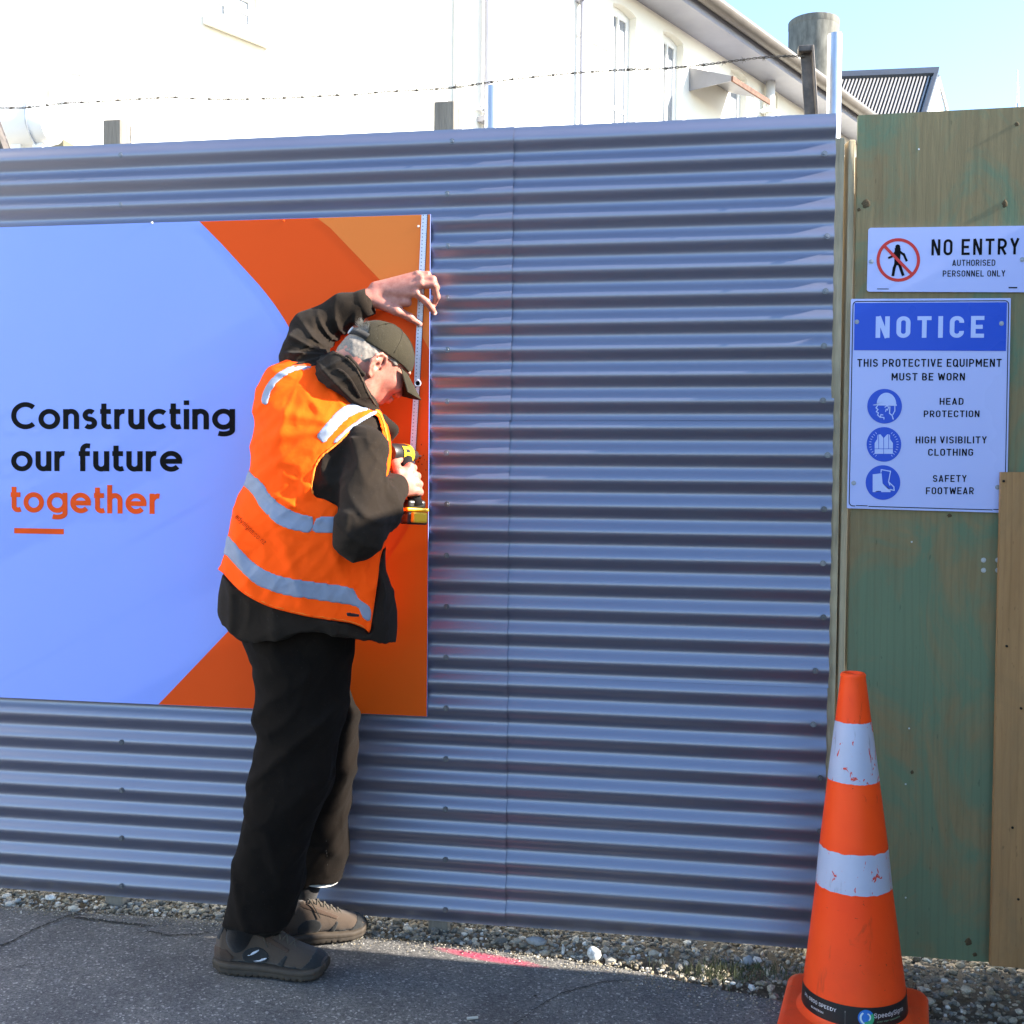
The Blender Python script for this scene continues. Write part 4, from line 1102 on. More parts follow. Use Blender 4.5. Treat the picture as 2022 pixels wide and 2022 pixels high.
for (s0, s1, z0, z1) in openings_sorted:
    qd(F, V, wpt(cur, 0, -.03), wpt(s0, 0, -.03), wpt(s0, 0, zeave), wpt(cur, 0, zeave))
    qd(F, V, wpt(s0, 0, -.03), wpt(s1, 0, -.03), wpt(s1, 0, z0), wpt(s0, 0, z0))
    # shallow segmental head
    n = 8; rise = .09*(s1-s0)
    for k in range(n):
        a, b_ = s0+(s1-s0)*k/n, s0+(s1-s0)*(k+1)/n
        za, zb_ = z1+rise*4*(k/n)*(1-k/n), z1+rise*4*((k+1)/n)*(1-(k+1)/n)
        qd(F, V, wpt(a, 0, za), wpt(b_, 0, zb_), wpt(b_, 0, zeave), wpt(a, 0, zeave))
        qd(F, V, wpt(a, -DEP, za), wpt(b_, -DEP, zb_), wpt(b_, 0, zb_), wpt(a, 0, za))
    qd(F, V, wpt(s0, 0, z0), wpt(s1, 0, z0), wpt(s1, -DEP, z0), wpt(s0, -DEP, z0))
    qd(F, V, wpt(s0, -DEP, z0), wpt(s0, -DEP, z1), wpt(s0, 0, z1), wpt(s0, 0, z0))
    qd(F, V, wpt(s1, 0, z0), wpt(s1, 0, z1), wpt(s1, -DEP, z1), wpt(s1, -DEP, z0))
    cur = s1
qd(F, V, wpt(cur, 0, -.03), wpt(sR, 0, -.03), wpt(sR, 0, zeave), wpt(cur, 0, zeave))
qd(F, V, wpt(sL, 0, -.03), wpt(sL, 0, zeave), wpt(sL, -9, zeave), wpt(sL, -9, -.03))
qd(F, V, wpt(sR, 0, -.03), wpt(sR, -9, -.03), wpt(sR, -9, zeave), wpt(sR, 0, zeave))
mesh('wall', V, F, M_render, bldg)
def wbox(s0, s1, p0, p1, z0, z1, m, name, parent=bldg, bevel=0):
    b = MB(); b.hexa([wpt(s0, p0, z0), wpt(s1, p0, z0), wpt(s1, p1, z0), wpt(s0, p1, z0), wpt(s0, p0, z1), wpt(s1, p0, z1), wpt(s1, p1, z1), wpt(s0, p1, z1)])
    o = b.build(name, m, parent)
    bm = bmesh.new(); bm.from_mesh(o.data); bmesh.ops.recalc_face_normals(bm, faces=bm.faces); bm.to_mesh(o.data); bm.free()
    if bevel:
        mm = o.modifiers.new('bevel', 'BEVEL'); mm.width = bevel
    return o
def sash(w, rows, cols=2, fr=.06):
    s0, s1, z0, z1 = w; z1 = z1+.02
    win_ = wbox(s0+.001, s0+fr, -DEP+.005, -DEP+.05, z0, z1, M_white, 'window')
    wbox(s1-fr, s1-.001, -DEP+.005, -DEP+.05, z0, z1, M_white, 'frame', win_); wbox(s0+fr, s1-fr, -DEP+.004, -DEP+.05, z1-fr*1.2, z1+.1, M_white, 'frame', win_)
    for r_ in range(1, rows):
        zz = z0+(z1-z0)*r_/rows; wbox(s0+fr, s1-fr, -DEP+.02, -DEP+.045, zz-.018, zz+.018, M_white, 'glazing_bar', win_)
    for c in range(1, cols):
        ss = s0+fr+(s1-s0-2*fr)*c/cols; wbox(ss-.012, ss+.012, -DEP+.03, -DEP+.06, z0, z1-fr, M_white, 'glazing_bar', win_)
    wbox(s0+fr, s1-fr, -DEP+.03, -DEP+.036, z0, z1-fr, M_glass, 'pane', win_)
def fix(o): return o
sash(w1, 2, 2, .05); sash(w2, 5, 2); sash(w3, 3, 2); sash(w4, 3, 1); sash(w5, 3, 1)
# sill under the left window
a, b_ = onwall(400, 28), onwall(529, 73)
wbox(a[0], b_[0], 0, .10, a[1]-.06, a[1], M_render, 'sill', bevel=.006)
# pilaster strip and pipes
for (x0, x1, p, top, m, nm) in ((894, 905, .10, None, M_render, 'pilaster'),):
    s0, s1 = onwall(x0, 100)[0], onwall(x1+6, 100)[0]; wbox(s0, s1, .001, p, -.03, zeave, m, nm)
def wpipe(px, r_, ztop, name='downpipe', m=M_fascia, p=None):
    s = onwall(px, 100)[0]; b = MB(); p = p or r_+.03
    b.tube([wpt(s, p, -.03), wpt(s, p, ztop)], r_, 10); o = b.build(name, m, bldg, True)
    c = MB()
    for z in (2.6, 4.2, 5.6):
        c.hexa([wpt(s-r_*1.6, 0, z), wpt(s+r_*1.6, 0, z), wpt(s+r_*1.6, p+r_*1.2, z), wpt(s-r_*1.6, p+r_*1.2, z), wpt(s-r_*1.6, 0, z+.04), wpt(s+r_*1.6, 0, z+.04), wpt(s+r_*1.6, p+r_*1.2, z+.04), wpt(s-r_*1.6, p+r_*1.2, z+.04)])
    c.build('bracket', m, o)
wpipe(952, .035, zeave); wpipe(1140, .022, zeave); wpipe(1509, .055, zeave+.05, m=M_white)
a = onwall(1140, 68); b = MB(); b.tube([wpt(a[0], .03, a[1]), wpt(a[0]+.5, .03, a[1]+.02)], .012, 6); b.build('conduit', M_white, bldg)
a = onwall(918, 210); b = MB(); b.tube([wpt(a[0], .03, .5), wpt(a[0], .03, a[1]), wpt(a[0]+.25, .03, a[1]+.02)], .014, 6); b.build('conduit', M_white, bldg)
# eaves: soffit, fascia and gutter, roof above
def solve_z(px, py, p): return onwall(px, py, p)[1]
zf0 = solve_z(1505, 112, .34); zf1 = solve_z(1505, 82, .34)
wbox(sL, sR, .001, .34, zf0-.001, zf0+.03, M_fascia, 'soffit'); wbox(sL, sR, .342, .37, zf0-.02, zf1, M_fascia, 'fascia', bevel=.004)
zg1 = solve_z(1505, 58, .50)
V = []; F = []; n = 10
for s in (sL, sR):
    for k in range(n+1):
        t = math.pi*k/n; V.append(wpt(s, .372+.075-.075*math.cos(t), zg1-.015-.085*math.sin(t)))
for k in range(n): F.append((k, k+1, n+1+k+1, n+1+k))
o = mesh('gutter', V, F, M_gutter, bldg, True); mm = o.modifiers.new('s', 'SOLIDIFY'); mm.thickness = .006
V = [wpt(sL, .43, zg1), wpt(sR, .43, zg1), wpt(sR, -4.5, zg1+1.6), wpt(sL, -4.5, zg1+1.6), wpt(sL, -9.4, zg1), wpt(sR, -9.4, zg1)]
o = mesh('roof', V, [(0, 1, 2, 3), (3, 2, 5, 4)], mat('grey_roof_steel', (.22, .215, .21), .5, .1, var=.1), bldg); mm = o.modifiers.new('s', 'SOLIDIFY'); mm.thickness = .03
# small canopy over a side door
s0 = onwall(1361, 134)[0]; zc1 = onwall(1361, 133)[1]; zc0 = onwall(1361, 180)[1]
bestp = min(np.linspace(.2, 2.5, 231), key=lambda p: abs(1011+CF*((wpt(s0, p, zc0)-CC)@cam_r)/((wpt(s0, p, zc0)-CC)@cam_f)-1443))
bests = min(np.linspace(s0+.2, s0+5, 481), key=lambda s: abs(1011+CF*((wpt(s, bestp, zc0)-CC)@cam_r)/((wpt(s, bestp, zc0)-CC)@cam_f)-1518))
canopy = mesh('awning', [wpt(s0, 0.001, zc1), wpt(bests, 0.001, zc1), wpt(bests, bestp, zc0+.05), wpt(s0, bestp, zc0+.05), wpt(s0, bestp, zc0), wpt(bests, bestp, zc0), wpt(s0, 0.001, zc0)],
              [(0, 3, 2, 1), (0, 6, 4, 3)], M_awn, bldg)
canopy.modifiers.new('s', 'SOLIDIFY').thickness = .012
wbox(s0, bests, bestp, bestp+.02, zc0-.006, zc0+.045, M_awnrust, 'awning_lip', canopy)
# recess and cylinder vent, white ducts near the left
a, b_ = onwall(106, 163), onwall(124, 231)
wbox(a[0], b_[0], .001, .03, b_[1], a[1], mat('recess_shade', (.17, .155, .10), .8), 'panel')  # shade of the recess painted as a dark panel on the wall
v0 = onwall(150, 160, .2); bm_ = MB(); bm_.lathe([(0, -.6), (.12, -.6), (.12, 0), (.13, 0), (.13, .02), (0, .03)], wpt(v0[0], .18, v0[1]), 20); bm_.build('vent_pipe', M_white, bldg, True).modifiers.new('e', 'EDGE_SPLIT')
duct = empty('white_tank', (-3, 1.0, 0), 'white horizontal cylinder tank partly hidden behind the left end of the fence', 'tank')
c0, c1 = at(-200, 190, 1.0), at(100, 248, 1.0); rr_ = .5*(at(100, 222, 1.0)[2]-at(100, 284, 1.0)[2])+.035
cz0 = at(60, 252, 1.0)[2]
d = MB(); d.tube([(-5.2, 1.0, cz0+.02), (at(95, 250, 1.0)[0]-.02, 1.0, cz0+.02), (at(104, 250, 1.0)[0], 1.0, cz0+.02)], [rr_, rr_, rr_*.9], 32); d.build('body', M_white, duct, True).modifiers.new('e', 'EDGE_SPLIT').split_angle = R(35)
d = MB(); xx = at(78, 250, 1.0)[0]; d.tube([(xx, 1.0, cz0+.02), (xx+.006, 1.0, cz0+.02)], rr_+.006, 32); d.build('strap', M_galv, duct)
for px in (40, 82):
    x = at(px, 280, 1.0)[0]; d = MB(); d.box(x-.02, x+.02, .97, 1.03, -.03, cz0-rr_+.03); d.build('support', M_white, duct)
yb = empty('tank_shade_wall', (-3, 1.9, 0), 'low wall coloured as the beige shade under the white tank at the left edge', 'wall')
w_ = MB(); zz0 = at(15, 272, 1.75)[2]; w_.box(-6.5, at(125, 290, 1.75)[0], 1.75, 1.85, -.03, zz0-.02); w_.build('wall', mat('tank_shade_beige', (.14, .125, .075), .8), yb)  # shade under the tank put into the wall's dark beige

# ================================================================== things beyond
def depth_at(px, py, D):   # point at distance D along the view
    d = ray(px, py); return CC+d*D
cA = depth_at(1558, 60, 19.0); cB = depth_at(1655, 60, 19.0); cc2 = (cA+cB)/2; r_ = np.linalg.norm(cB-cA)/2
zt_ = depth_at(1606, 44, 19.0)[2]
flue = empty('concrete_flue', (cc2[0], cc2[1], 0), 'large weathered round concrete flue rising behind the eaves of the cream building', 'chimney')
b = MB(); b.lathe([(r_, -.03), (r_, zt_-.12)], (cc2[0], cc2[1], 0), 40); b.build('shaft', M_concrete, flue, True)
b = MB(); b.lathe([(r_, zt_-.12), (r_*1.012, zt_-.11), (r_*1.012, zt_-.01), (r_*.99, zt_), (r_*.8, zt_), (r_*.8, zt_-.8)], (cc2[0], cc2[1], 0), 40); b.build('rim', M_concrete, flue, True).modifiers.new('e', 'EDGE_SPLIT').split_angle = R(40)
# dark roof
D = 26.0
e0, e1 = depth_at(1640, 158, D), depth_at(1851, 149, D)
base_l, base_r = depth_at(1600, 260, D-3.2), depth_at(1818, 262, D-3.2)
shed = empty('dark_roofed_building', ((e0[0]+e1[0])/2, e0[1], 0), 'far building with a dark ribbed steel roof seen above the hoarding', 'building')
def roofp(u_, v_, h=0.0):
    a = e0*(1-u_)+e1*u_; b_ = base_l*(1-u_)+base_r*u_; q = a*(1-v_)+b_*v_; return q+np.array([0, -h*.4, h])
V = [roofp(-.3, 0), roofp(1, 0), roofp(1, 1), roofp(-.3, 1)]
mesh('roof', V, [(0, 3, 2, 1)], M_darkroof, shed)
for k in range(34):
    u0 = -.14+k*.0335
    if u0 > .975: break
    b = MB(); w = .0065
    b.hexa([roofp(u0-w, 1, .0), roofp(u0+w, 1, .0), roofp(u0+w, 1, .10), roofp(u0-w, 1, .10), roofp(u0-w, .02, .0), roofp(u0+w, .02, .0), roofp(u0+w, .02, .10), roofp(u0-w, .02, .10)])
    b.build('roof_rib', M_rib, shed)
b = MB(); b.hexa([roofp(-.3, .10, .08), roofp(1.01, .10, .08), roofp(1.01, -.02, .08), roofp(-.3, -.02, .08), roofp(-.3, .10, .16), roofp(1.01, .10, .16), roofp(1.01, -.02, .16), roofp(-.3, -.02, .16)]); b.build('ridge_cap', M_darkroof, shed)
b = MB(); b.hexa([roofp(.975, 1, .02), roofp(1.01, 1, .02), roofp(1.01, 0, .02), roofp(.975, 0, .02), roofp(.975, 1, .16), roofp(1.01, 1, .16), roofp(1.01, 0, .16), roofp(.975, 0, .16)]); b.build('barge_flashing', M_darkroof, shed)
bk = e1+np.array([.9, 5, 0])
gq = [roofp(1, 0, -.05), depth_at(1872, 262, D+1.5), np.array([*depth_at(1872, 262, D+1.5)[:2], 0]), np.array([*base_r[:2], 0]), roofp(1, 1, -.05)]
mesh('gable_wall', gq, [(0, 1, 2, 3, 4)], M_render, shed)
b = MB(); p0, p1 = depth_at(1852, 150, D), depth_at(1871, 222, D+1.3); b.tube([p0, p1], .045, 6); b.build('barge_board', M_white, shed)
fw = [np.array([*base_l[:2], -.03]), np.array([*base_r[:2], -.03]), base_r-[0, 0, .1], base_l-[0, 0, .1]]
mesh('wall', fw, [(0, 1, 2, 3)], M_render, shed)
mast = depth_at(2010, 214, 24.0)
an = empty('antenna_mast', (mast[0], mast[1], 0), 'thin antenna mast against the sky at the right edge', 'antenna')
t1, t2 = depth_at(2010, 205, 24.), depth_at(2009, 139, 24.)
b = MB(); b.tube([(mast[0], mast[1], 0), t1], .05, 8); b.build('mast', M_galv, an); b = MB(); b.tube([t1, t2], [.02, .012], 6); b.build('whip', M_galv, an)
b = MB(); b.tube([depth_at(2012, 158, 24.), depth_at(2014, 176, 24.)], .012, 5); b.build('whip', M_galv, an)

# ================================================================== the workman
import openvdb
class Field:
    """signed distance field on a grid; shapes are blended in, then meshed"""
    def __init__(s, lo, hi, h):
        s.lo = np.array(lo, float); s.h = h; s.n = np.ceil((np.array(hi)-s.lo)/h).astype(int)+1
        s.d = np.full(s.n, .08, np.float32)
        s.ax = [(s.lo[i]+h*np.arange(s.n[i])).astype(np.float32) for i in range(3)]
    def box(s, lo, hi):
        a = np.clip(np.floor((np.array(lo)-s.lo)/s.h).astype(int), 0, s.n); b = np.clip(np.ceil((np.array(hi)-s.lo)/s.h).astype(int)+1, 0, s.n)
        sl = tuple(slice(a[i], b[i]) for i in range(3))
        return sl, s.ax[0][sl[0]][:, None, None], s.ax[1][sl[1]][None, :, None], s.ax[2][sl[2]][None, None, :]
    def blend(s, sl, f, k, mode='union'):
        d = s.d[sl]; f = f.astype(np.float32)
        if mode == 'union':
            if k > 0:
                h = np.maximum(k-np.abs(d-f), 0)/k; r = np.minimum(d, f)-h*h*k*.25
            else: r = np.minimum(d, f)
        else:
            if k > 0:
                f = -f; h = np.maximum(k-np.abs(d-f), 0)/k; r = np.maximum(d, f)+h*h*k*.25
            else: r = np.maximum(d, -f)
        s.d[sl] = r
    def cone(s, a, b, ra, rb, k=.015, mode='union', sq=None):
        a = np.array(a, float); b = np.array(b, float); m = max(ra, rb)+.03+k
        sl, X, Y, Z = s.box(np.minimum(a, b)-m, np.maximum(a, b)+m); v = b-a; L2 = v@v
        dx, dy, dz = X-a[0], Y-a[1], Z-a[2]
        t = np.clip((dx*v[0]+dy*v[1]+dz*v[2])/L2, 0, 1)
        ex, ey, ez = dx-t*v[0], dy-t*v[1], dz-t*v[2]
        if sq is not None:   # flatten along an axis: sq = (axis, factor)
            ax = np.array(sq[0], float); ax /= np.linalg.norm(ax); q = ex*ax[0]+ey*ax[1]+ez*ax[2]; w = 1/sq[1]-1
            ex, ey, ez = ex+ax[0]*q*w, ey+ax[1]*q*w, ez+ax[2]*q*w
        f = np.sqrt(ex*ex+ey*ey+ez*ez)-(ra+(rb-ra)*t)
        s.blend(sl, f, k, mode)
    def chain(s, pts, rad, k=.012, sq=None):
        for i in range(len(pts)-1): s.cone(pts[i], pts[i+1], rad[i], rad[i+1], k, sq=sq)
    def ell(s, c, r, ax=None, k=.015, mode='union'):
        c = np.array(c, float); r = np.array(r, float); A = np.eye(3) if ax is None else np.array(ax, float); m = r.max()+.03+k
        sl, X, Y, Z = s.box(c-m, c+m); dx, dy, dz = X-c[0], Y-c[1], Z-c[2]
        p = [dx*A[i][0]+dy*A[i][1]+dz*A[i][2] for i in range(3)]
        k0 = np.sqrt(sum((p[i]/r[i])**2 for i in range(3)))+1e-6; k1 = np.sqrt(sum((p[i]/r[i]**2)**2 for i in range(3)))+1e-6
        s.blend(sl, k0*(k0-1)/k1, k, mode)
    def loft(s, tab, k=.02, ex=2.3, ret=False, off=0.0):
        """tab rows: z, xl, xr, yc, half depth"""
        T = np.array(sorted(tab)); z0, z1 = T[0, 0], T[-1, 0]
        lo = (T[:, 1].min()-.06, (T[:, 3]-T[:, 4]).min()-.06, z0-.06); hi = (T[:, 2].max()+.06, (T[:, 3]+T[:, 4]).max()+.06, z1+.06)
        sl, X, Y, Z = s.box(lo, hi); z = np.clip(Z.ravel(), z0, z1)
        def sm(c):
            return np.interp(z, T[:, 0], T[:, c])[None, None, :]
        xl, xr, yc, b = sm(1), sm(2), sm(3), sm(4); cx = (xl+xr)/2; a = (xr-xl)/2+off; b = b+off
        q = (np.abs((X-cx)/a)**ex+np.abs((Y-yc)/b)**ex)**(1/ex)
        f = (q-1)*np.minimum(a, b); f = np.where(q < .3, -.7*np.minimum(a, b), f)
        f = np.maximum(f, np.maximum(z0-Z, Z-z1))
        if ret: return sl, f
        s.blend(sl, f, k)
    def poly(s, P, mode='keep', k=0.0):
        """cut by a prism along y: P is a closed (x, z) outline"""
        f = polysdf(P, s.ax[0], s.ax[2])[:, None, :]
        if mode == 'keep': s.d = np.maximum(s.d, f)
        else: s.d = np.maximum(s.d, -f)
    def outline(s, P, mode='keep', near=None, grow=0.0):
        """cut along the sight lines through a drawn outline (photo pixels)"""
        P = np.array(P, float); x0, y0 = P.min(0)-40; x1, y1 = P.max(0)+40; x0, y0 = max(x0, 300), max(y0, 550); x1, y1 = min(x1, 950), min(y1, 1960)
        xs = np.arange(x0, x1, 1.0); ys = np.arange(y0, y1, 1.0); S = (polysdf(P, xs, ys)-grow)/760.0
        def samp(px, py):
            u = np.clip(px-x0, 0, len(xs)-1.001); v = np.clip(py-y0, 0, len(ys)-1.001); iu = u.astype(np.int32); iv = v.astype(np.int32); fu = u-iu; fv = v-iv
            f = (S[iu, iv]*(1-fu)+S[iu+1, iv]*fu)*(1-fv)+(S[iu, iv+1]*(1-fu)+S[iu+1, iv+1]*fu)*fv
            return f.astype(np.float32)
        def proj(X, Y, Z):
            dx, dy, dz = X-CC[0], Y-CC[1], Z-CC[2]; w = dx*cam_f[0]+dy*cam_f[1]+dz*cam_f[2]
            return 1011+CF*(dx*cam_r[0]+dy*cam_r[1]+dz*cam_r[2])/w, 1011-CF*(dx*cam_u[0]+dy*cam_u[1]+dz*cam_u[2])/w
        idx = np.nonzero(s.d < .03) if near is None else np.nonzero(np.abs(s.d) < near)
        px, py = proj(s.ax[0][idx[0]], s.ax[1][idx[1]], s.ax[2][idx[2]]); f = samp(px, py)
        if near is not None: s.d[np.abs(s.d) >= near] = .05
        s.d[idx] = np.maximum(s.d[idx], f if mode == 'keep' else -f)
    def hit(s, px, py, y0=-.62, y1=-.02):
        """first surface along the sight line of a photo pixel"""
        d = ray(px, py)
        for Y in np.arange(y0, y1, .0008):
            p = CC+d*(Y-CC[1])/d[1]; i = ((p-s.lo)/s.h+.5).astype(int)
            if (i >= 0).all() and (i < s.n).all() and s.d[tuple(i)] < 0: return p
        return None
    def copy(s, off=0.0):
        g = Field.__new__(Field); g.lo = s.lo; g.h = s.h; g.n = s.n; g.ax = s.ax; g.d = s.d-off; return g
    def disp(s, fn, band=.03):
        idx = np.nonzero(np.abs(s.d) < band); x = s.ax[0][idx[0]]; y = s.ax[1][idx[1]]; z = s.ax[2][idx[2]]
        s.d[idx] += fn(x, y, z).astype(np.float32)
    def front(s, x, z):
        """y of the first surface met from the street side"""
        i = int(round((x-s.lo[0])/s.h)); j = int(round((z-s.lo[2])/s.h)); col = s.d[min(max(i, 0), s.n[0]-1), :, min(max(j, 0), s.n[2]-1)]
        q = np.nonzero(col < 0)[0]
        return float(s.ax[1][q[0]]) if len(q) else None
    def mesh(s, name, m, parent, smooth=2):
        g = openvdb.FloatGrid(.08); g.copyFromArray(np.clip(s.d, -.08, .08)); g.transform = openvdb.createLinearTransform(voxelSize=s.h)
        pts, quads = g.convertToQuads(isovalue=0.0)
        pts = pts+s.lo
        if len(pts) == 0: return None
        # light relaxation
        if smooth:
            E_ = np.concatenate([quads[:, [0, 1]], quads[:, [1, 2]], quads[:, [2, 3]], quads[:, [3, 0]]])
            cnt = np.zeros(len(pts)); np.add.at(cnt, E_[:, 0], 1); np.add.at(cnt, E_[:, 1], 1)
            for _ in range(smooth):
                acc = np.zeros_like(pts)
                for c in range(3):
                    acc[:, c] = np.bincount(E_[:, 0], pts[E_[:, 1], c], len(pts))+np.bincount(E_[:, 1], pts[E_[:, 0], c], len(pts))
                pts = pts*.5+.5*acc/np.maximum(cnt, 1)[:, None]
        off = np.array(origin_of(parent)) if parent else np.zeros(3)
        me = bpy.data.meshes.new(name); nq = len(quads)
        me.vertices.add(len(pts)); me.vertices.foreach_set('co', (pts-off).astype(np.float32).ravel())
        me.loops.add(nq*4); me.loops.foreach_set('vertex_index', quads[:, ::-1].astype(np.int32).ravel())
        me.polygons.add(nq); me.polygons.foreach_set('loop_start', np.arange(0, nq*4, 4, dtype=np.int32))
        me.update(calc_edges=True); me.validate()
        o = link(name, me, m, parent, True)
        return o
def polysdf(P, xs, zs):
    P = np.array(P, float); X, Z = np.meshgrid(xs, zs, indexing='ij'); d = np.full(X.shape, 1e9); inside = np.zeros(X.shape, bool)
    n = len(P)
    for i in range(n):
        a = P[i]; b = P[(i+1) % n]; e = b-a; wx, wz = X-a[0], Z-a[1]
        t = np.clip((wx*e[0]+wz*e[1])/(e@e+1e-12), 0, 1); d = np.minimum(d, (wx-e[0]*t)**2+(wz-e[1]*t)**2)
        c = ((a[1] <= Z) != (b[1] <= Z))
        with np.errstate(divide='ignore', invalid='ignore'):
            xi = a[0]+(Z-a[1])/(b[1]-a[1]+1e-12)*e[0]
        inside ^= c & (X < xi)
    d = np.sqrt(d); return np.where(inside, -d, d).astype(np.float32)
def smooth_poly(P, it=2, closed=True):
    """corner cutting for soft outlines"""
    P = [np.array(p, float) for p in P]
    for _ in range(it):
        Q = []; n = len(P)
        for i in range(n if closed else n-1):
            a, b = P[i], P[(i+1) % n]; Q += [a*.75+b*.25, a*.25+b*.75]
        P = Q if closed else [P[0]]+Q+[P[-1]]
    return P
def A3(x, y, Y): return np.array(at(x, y, Y))
def XZ(pts, Y): return [(A3(x, y, Y)[0], A3(x, y, Y)[2]) for x, y in pts]
def rows(T):
    """rows: photo y, left x, right x, centre depth, half depth"""
    out = []
    for y, xl, xr, yc, b in T:
        p, q = A3(xl, y, yc-b*.25), A3(xr, y, yc-b*.25); out.append(((p[2]+q[2])/2, p[0], q[0], yc, b))
    return out
def fold_(v, w=.42): return np.exp(-(np.sin(v)/w)**2)
def wob(x, y, z, f, s=0.0):
    return (np.sin(x*f*1.1+y*f*.7+s)+np.sin(y*f*1.3-z*f*.8+s*2.1)+np.sin(z*f*1.2+x*f*.6+s*3.3)+.6*np.sin(x*f*2.3-z*f*2.1+y*f*1.7+s))/3.6

# materials of the workman
def mk_skin():
    m, t, N, L, b = nt('weathered_skin'); co = coords(N, L)
    n = noise(N, L, co, 45, 5, .65); rp = N.new('ShaderNodeValToRGB'); ramp(rp, [(.3, (.35, .115, .08)), (.55, (.45, .18, .13)), (.8, (.52, .24, .175))]); L.new(n.outputs[0], rp.inputs[0])
    n3 = noise(N, L, co, 220, 2); r3 = N.new('ShaderNodeValToRGB'); ramp(r3, [(.66, (0, 0, 0)), (.74, (.45, .45, .45))]); L.new(n3.outputs[0], r3.inputs[0])
    L.new(mix(N, L, r3.outputs[0], rp.outputs[0], (.30, .10, .07)), b.inputs['Base Color'])
    b.inputs['Roughness'].default_value = .5; b.inputs['Subsurface Weight'].default_value = .12; b.inputs['Subsurface Radius'].default_value = (.012, .004, .002); b.inputs['Subsurface Scale'].default_value = 1.0
    n2 = noise(N, L, coords(N, L, (1, 1, 1)), 260, 4, .7); bumpn(N, L, b, n2.outputs[0], .35, .0015); return m
def mk_cloth(name, c, var=.2, rough=.9, weave=700, lint=.0, sheen=.15, gain=1.0):
    m, t, N, L, b = nt(name); co = coords(N, L)
    n = noise(N, L, co, 9, 6, .6); rp = N.new('ShaderNodeValToRGB'); ramp(rp, [(.3, tuple(x*(1-var) for x in c)), (.7, tuple(x*(1+var) for x in c))]); L.new(n.outputs[0], rp.inputs[0])
    col = rp.outputs[0]
    if lint:
        v = noise(N, L, co, 380, 1); r2 = N.new('ShaderNodeValToRGB'); ramp(r2, [(.74, (0, 0, 0)), (.78, (lint, lint, lint))]); L.new(v.outputs[0], r2.inputs[0]); col = mix(N, L, r2.outputs[0], col, (.3, .28, .25))
    L.new(scaled(N, L, col, gain), b.inputs['Base Color']); b.inputs['Roughness'].default_value = rough; b.inputs['Specular IOR Level'].default_value = .06
    b.inputs['Sheen Weight'].default_value = sheen; b.inputs['Sheen Roughness'].default_value = .6
    n2 = noise(N, L, co, weave, 2); n3 = noise(N, L, co, 24, 6, .6, .6)
    h = mix(N, L, .75, n2.outputs[0], n3.outputs[0]); bumpn(N, L, b, h, .5, .006); return m
M_skin = mk_skin()
M_jack = mk_cloth('dark_brown_fleece', (.019, .0135, .0095), lint=.22, sheen=.03)
M_trou = mk_cloth('black_work_trousers', (.0085, .006, .0045), lint=.12, sheen=.02)
M_cap = mk_cloth('dark_olive_cap_cotton', (.036, .030, .019), lint=.4, sheen=.03)
M_vest = mk_cloth('hi_vis_orange_fabric', (.96, .080, .004), var=.05, rough=.7, sheen=.0, gain=1.28)
M_bind = mk_cloth('orange_binding', (.95, .22, .03), var=.04, rough=.6, sheen=0)
M_refl = mk_cloth('silver_reflective_tape', (.26, .29, .37), var=.10, rough=.42, sheen=0)
M_linen = mk_cloth('white_lining', (.6, .6, .58), var=.05)
M_sock = mk_cloth('dark_sock', (.012, .010, .010))
def mk_hair():
    m, t, N, L, b = nt('grey_hair'); co = coords(N, L); n = N.new('ShaderNodeNewGeometry')
    rp = N.new('ShaderNodeValToRGB'); ramp(rp, [(0, (.12, .10, .075)), (.35, (.28, .25, .20)), (.7, (.48, .46, .41)), (1, (.72, .70, .66))]); L.new(n.outputs['Random Per Island'], rp.inputs[0]); L.new(rp.outputs[0], b.inputs['Base Color'])
    b.inputs['Roughness'].default_value = .5; return m
M_hair = mk_hair()
M_refl_z = None

person = empty('person', (-.80, -.24, 0), 'workman in orange hi vis vest, dark cap and black trousers bending to drill the board', 'person')
LO = (-1.12, -.62, 0.0); HI = (-.28, .01, 2.12)

# ---------------------------------------------------------------- key positions (photo pixel, depth)
hipC = A3(598, 1215, -.27)
shRb = A3(700, 880, -.315)
shR, elR, wrR = A3(724, 886, -.365), A3(708, 1052, -.520), A3(782, 965, -.290)
shL, elL, wrL = A3(628, 740, -.20), A3(612, 668, -.085), A3(722, 590, -.085)
hipN, kneeN, ankN = A3(590, 1265, -.31), A3(583, 1530, -.36), A3(476, 1850, -.362)
hipF, kneeF, ankF = A3(620, 1265, -.20), A3(640, 1490, -.125), A3(606, 1745, -.125)
HC = A3(746, 712, -.19)
F0 = np.array([.72, 0, -.69]); U0 = np.array([.69, 0, .72])
Fh = .82*F0+np.array([0, .57, 0]); Fh /= np.linalg.norm(Fh)
rr0 = np.cross(Fh, U0); rl = R(21)
Rh = rr0*math.cos(rl)+U0*math.sin(rl); Uh = np.cross(Rh, Fh); Uh /= np.linalg.norm(Uh); Rh /= np.linalg.norm(Rh)
HA = [Fh, Rh, Uh]
def H(f, r_, u_): return HC+Fh*f+Rh*r_+Uh*u_

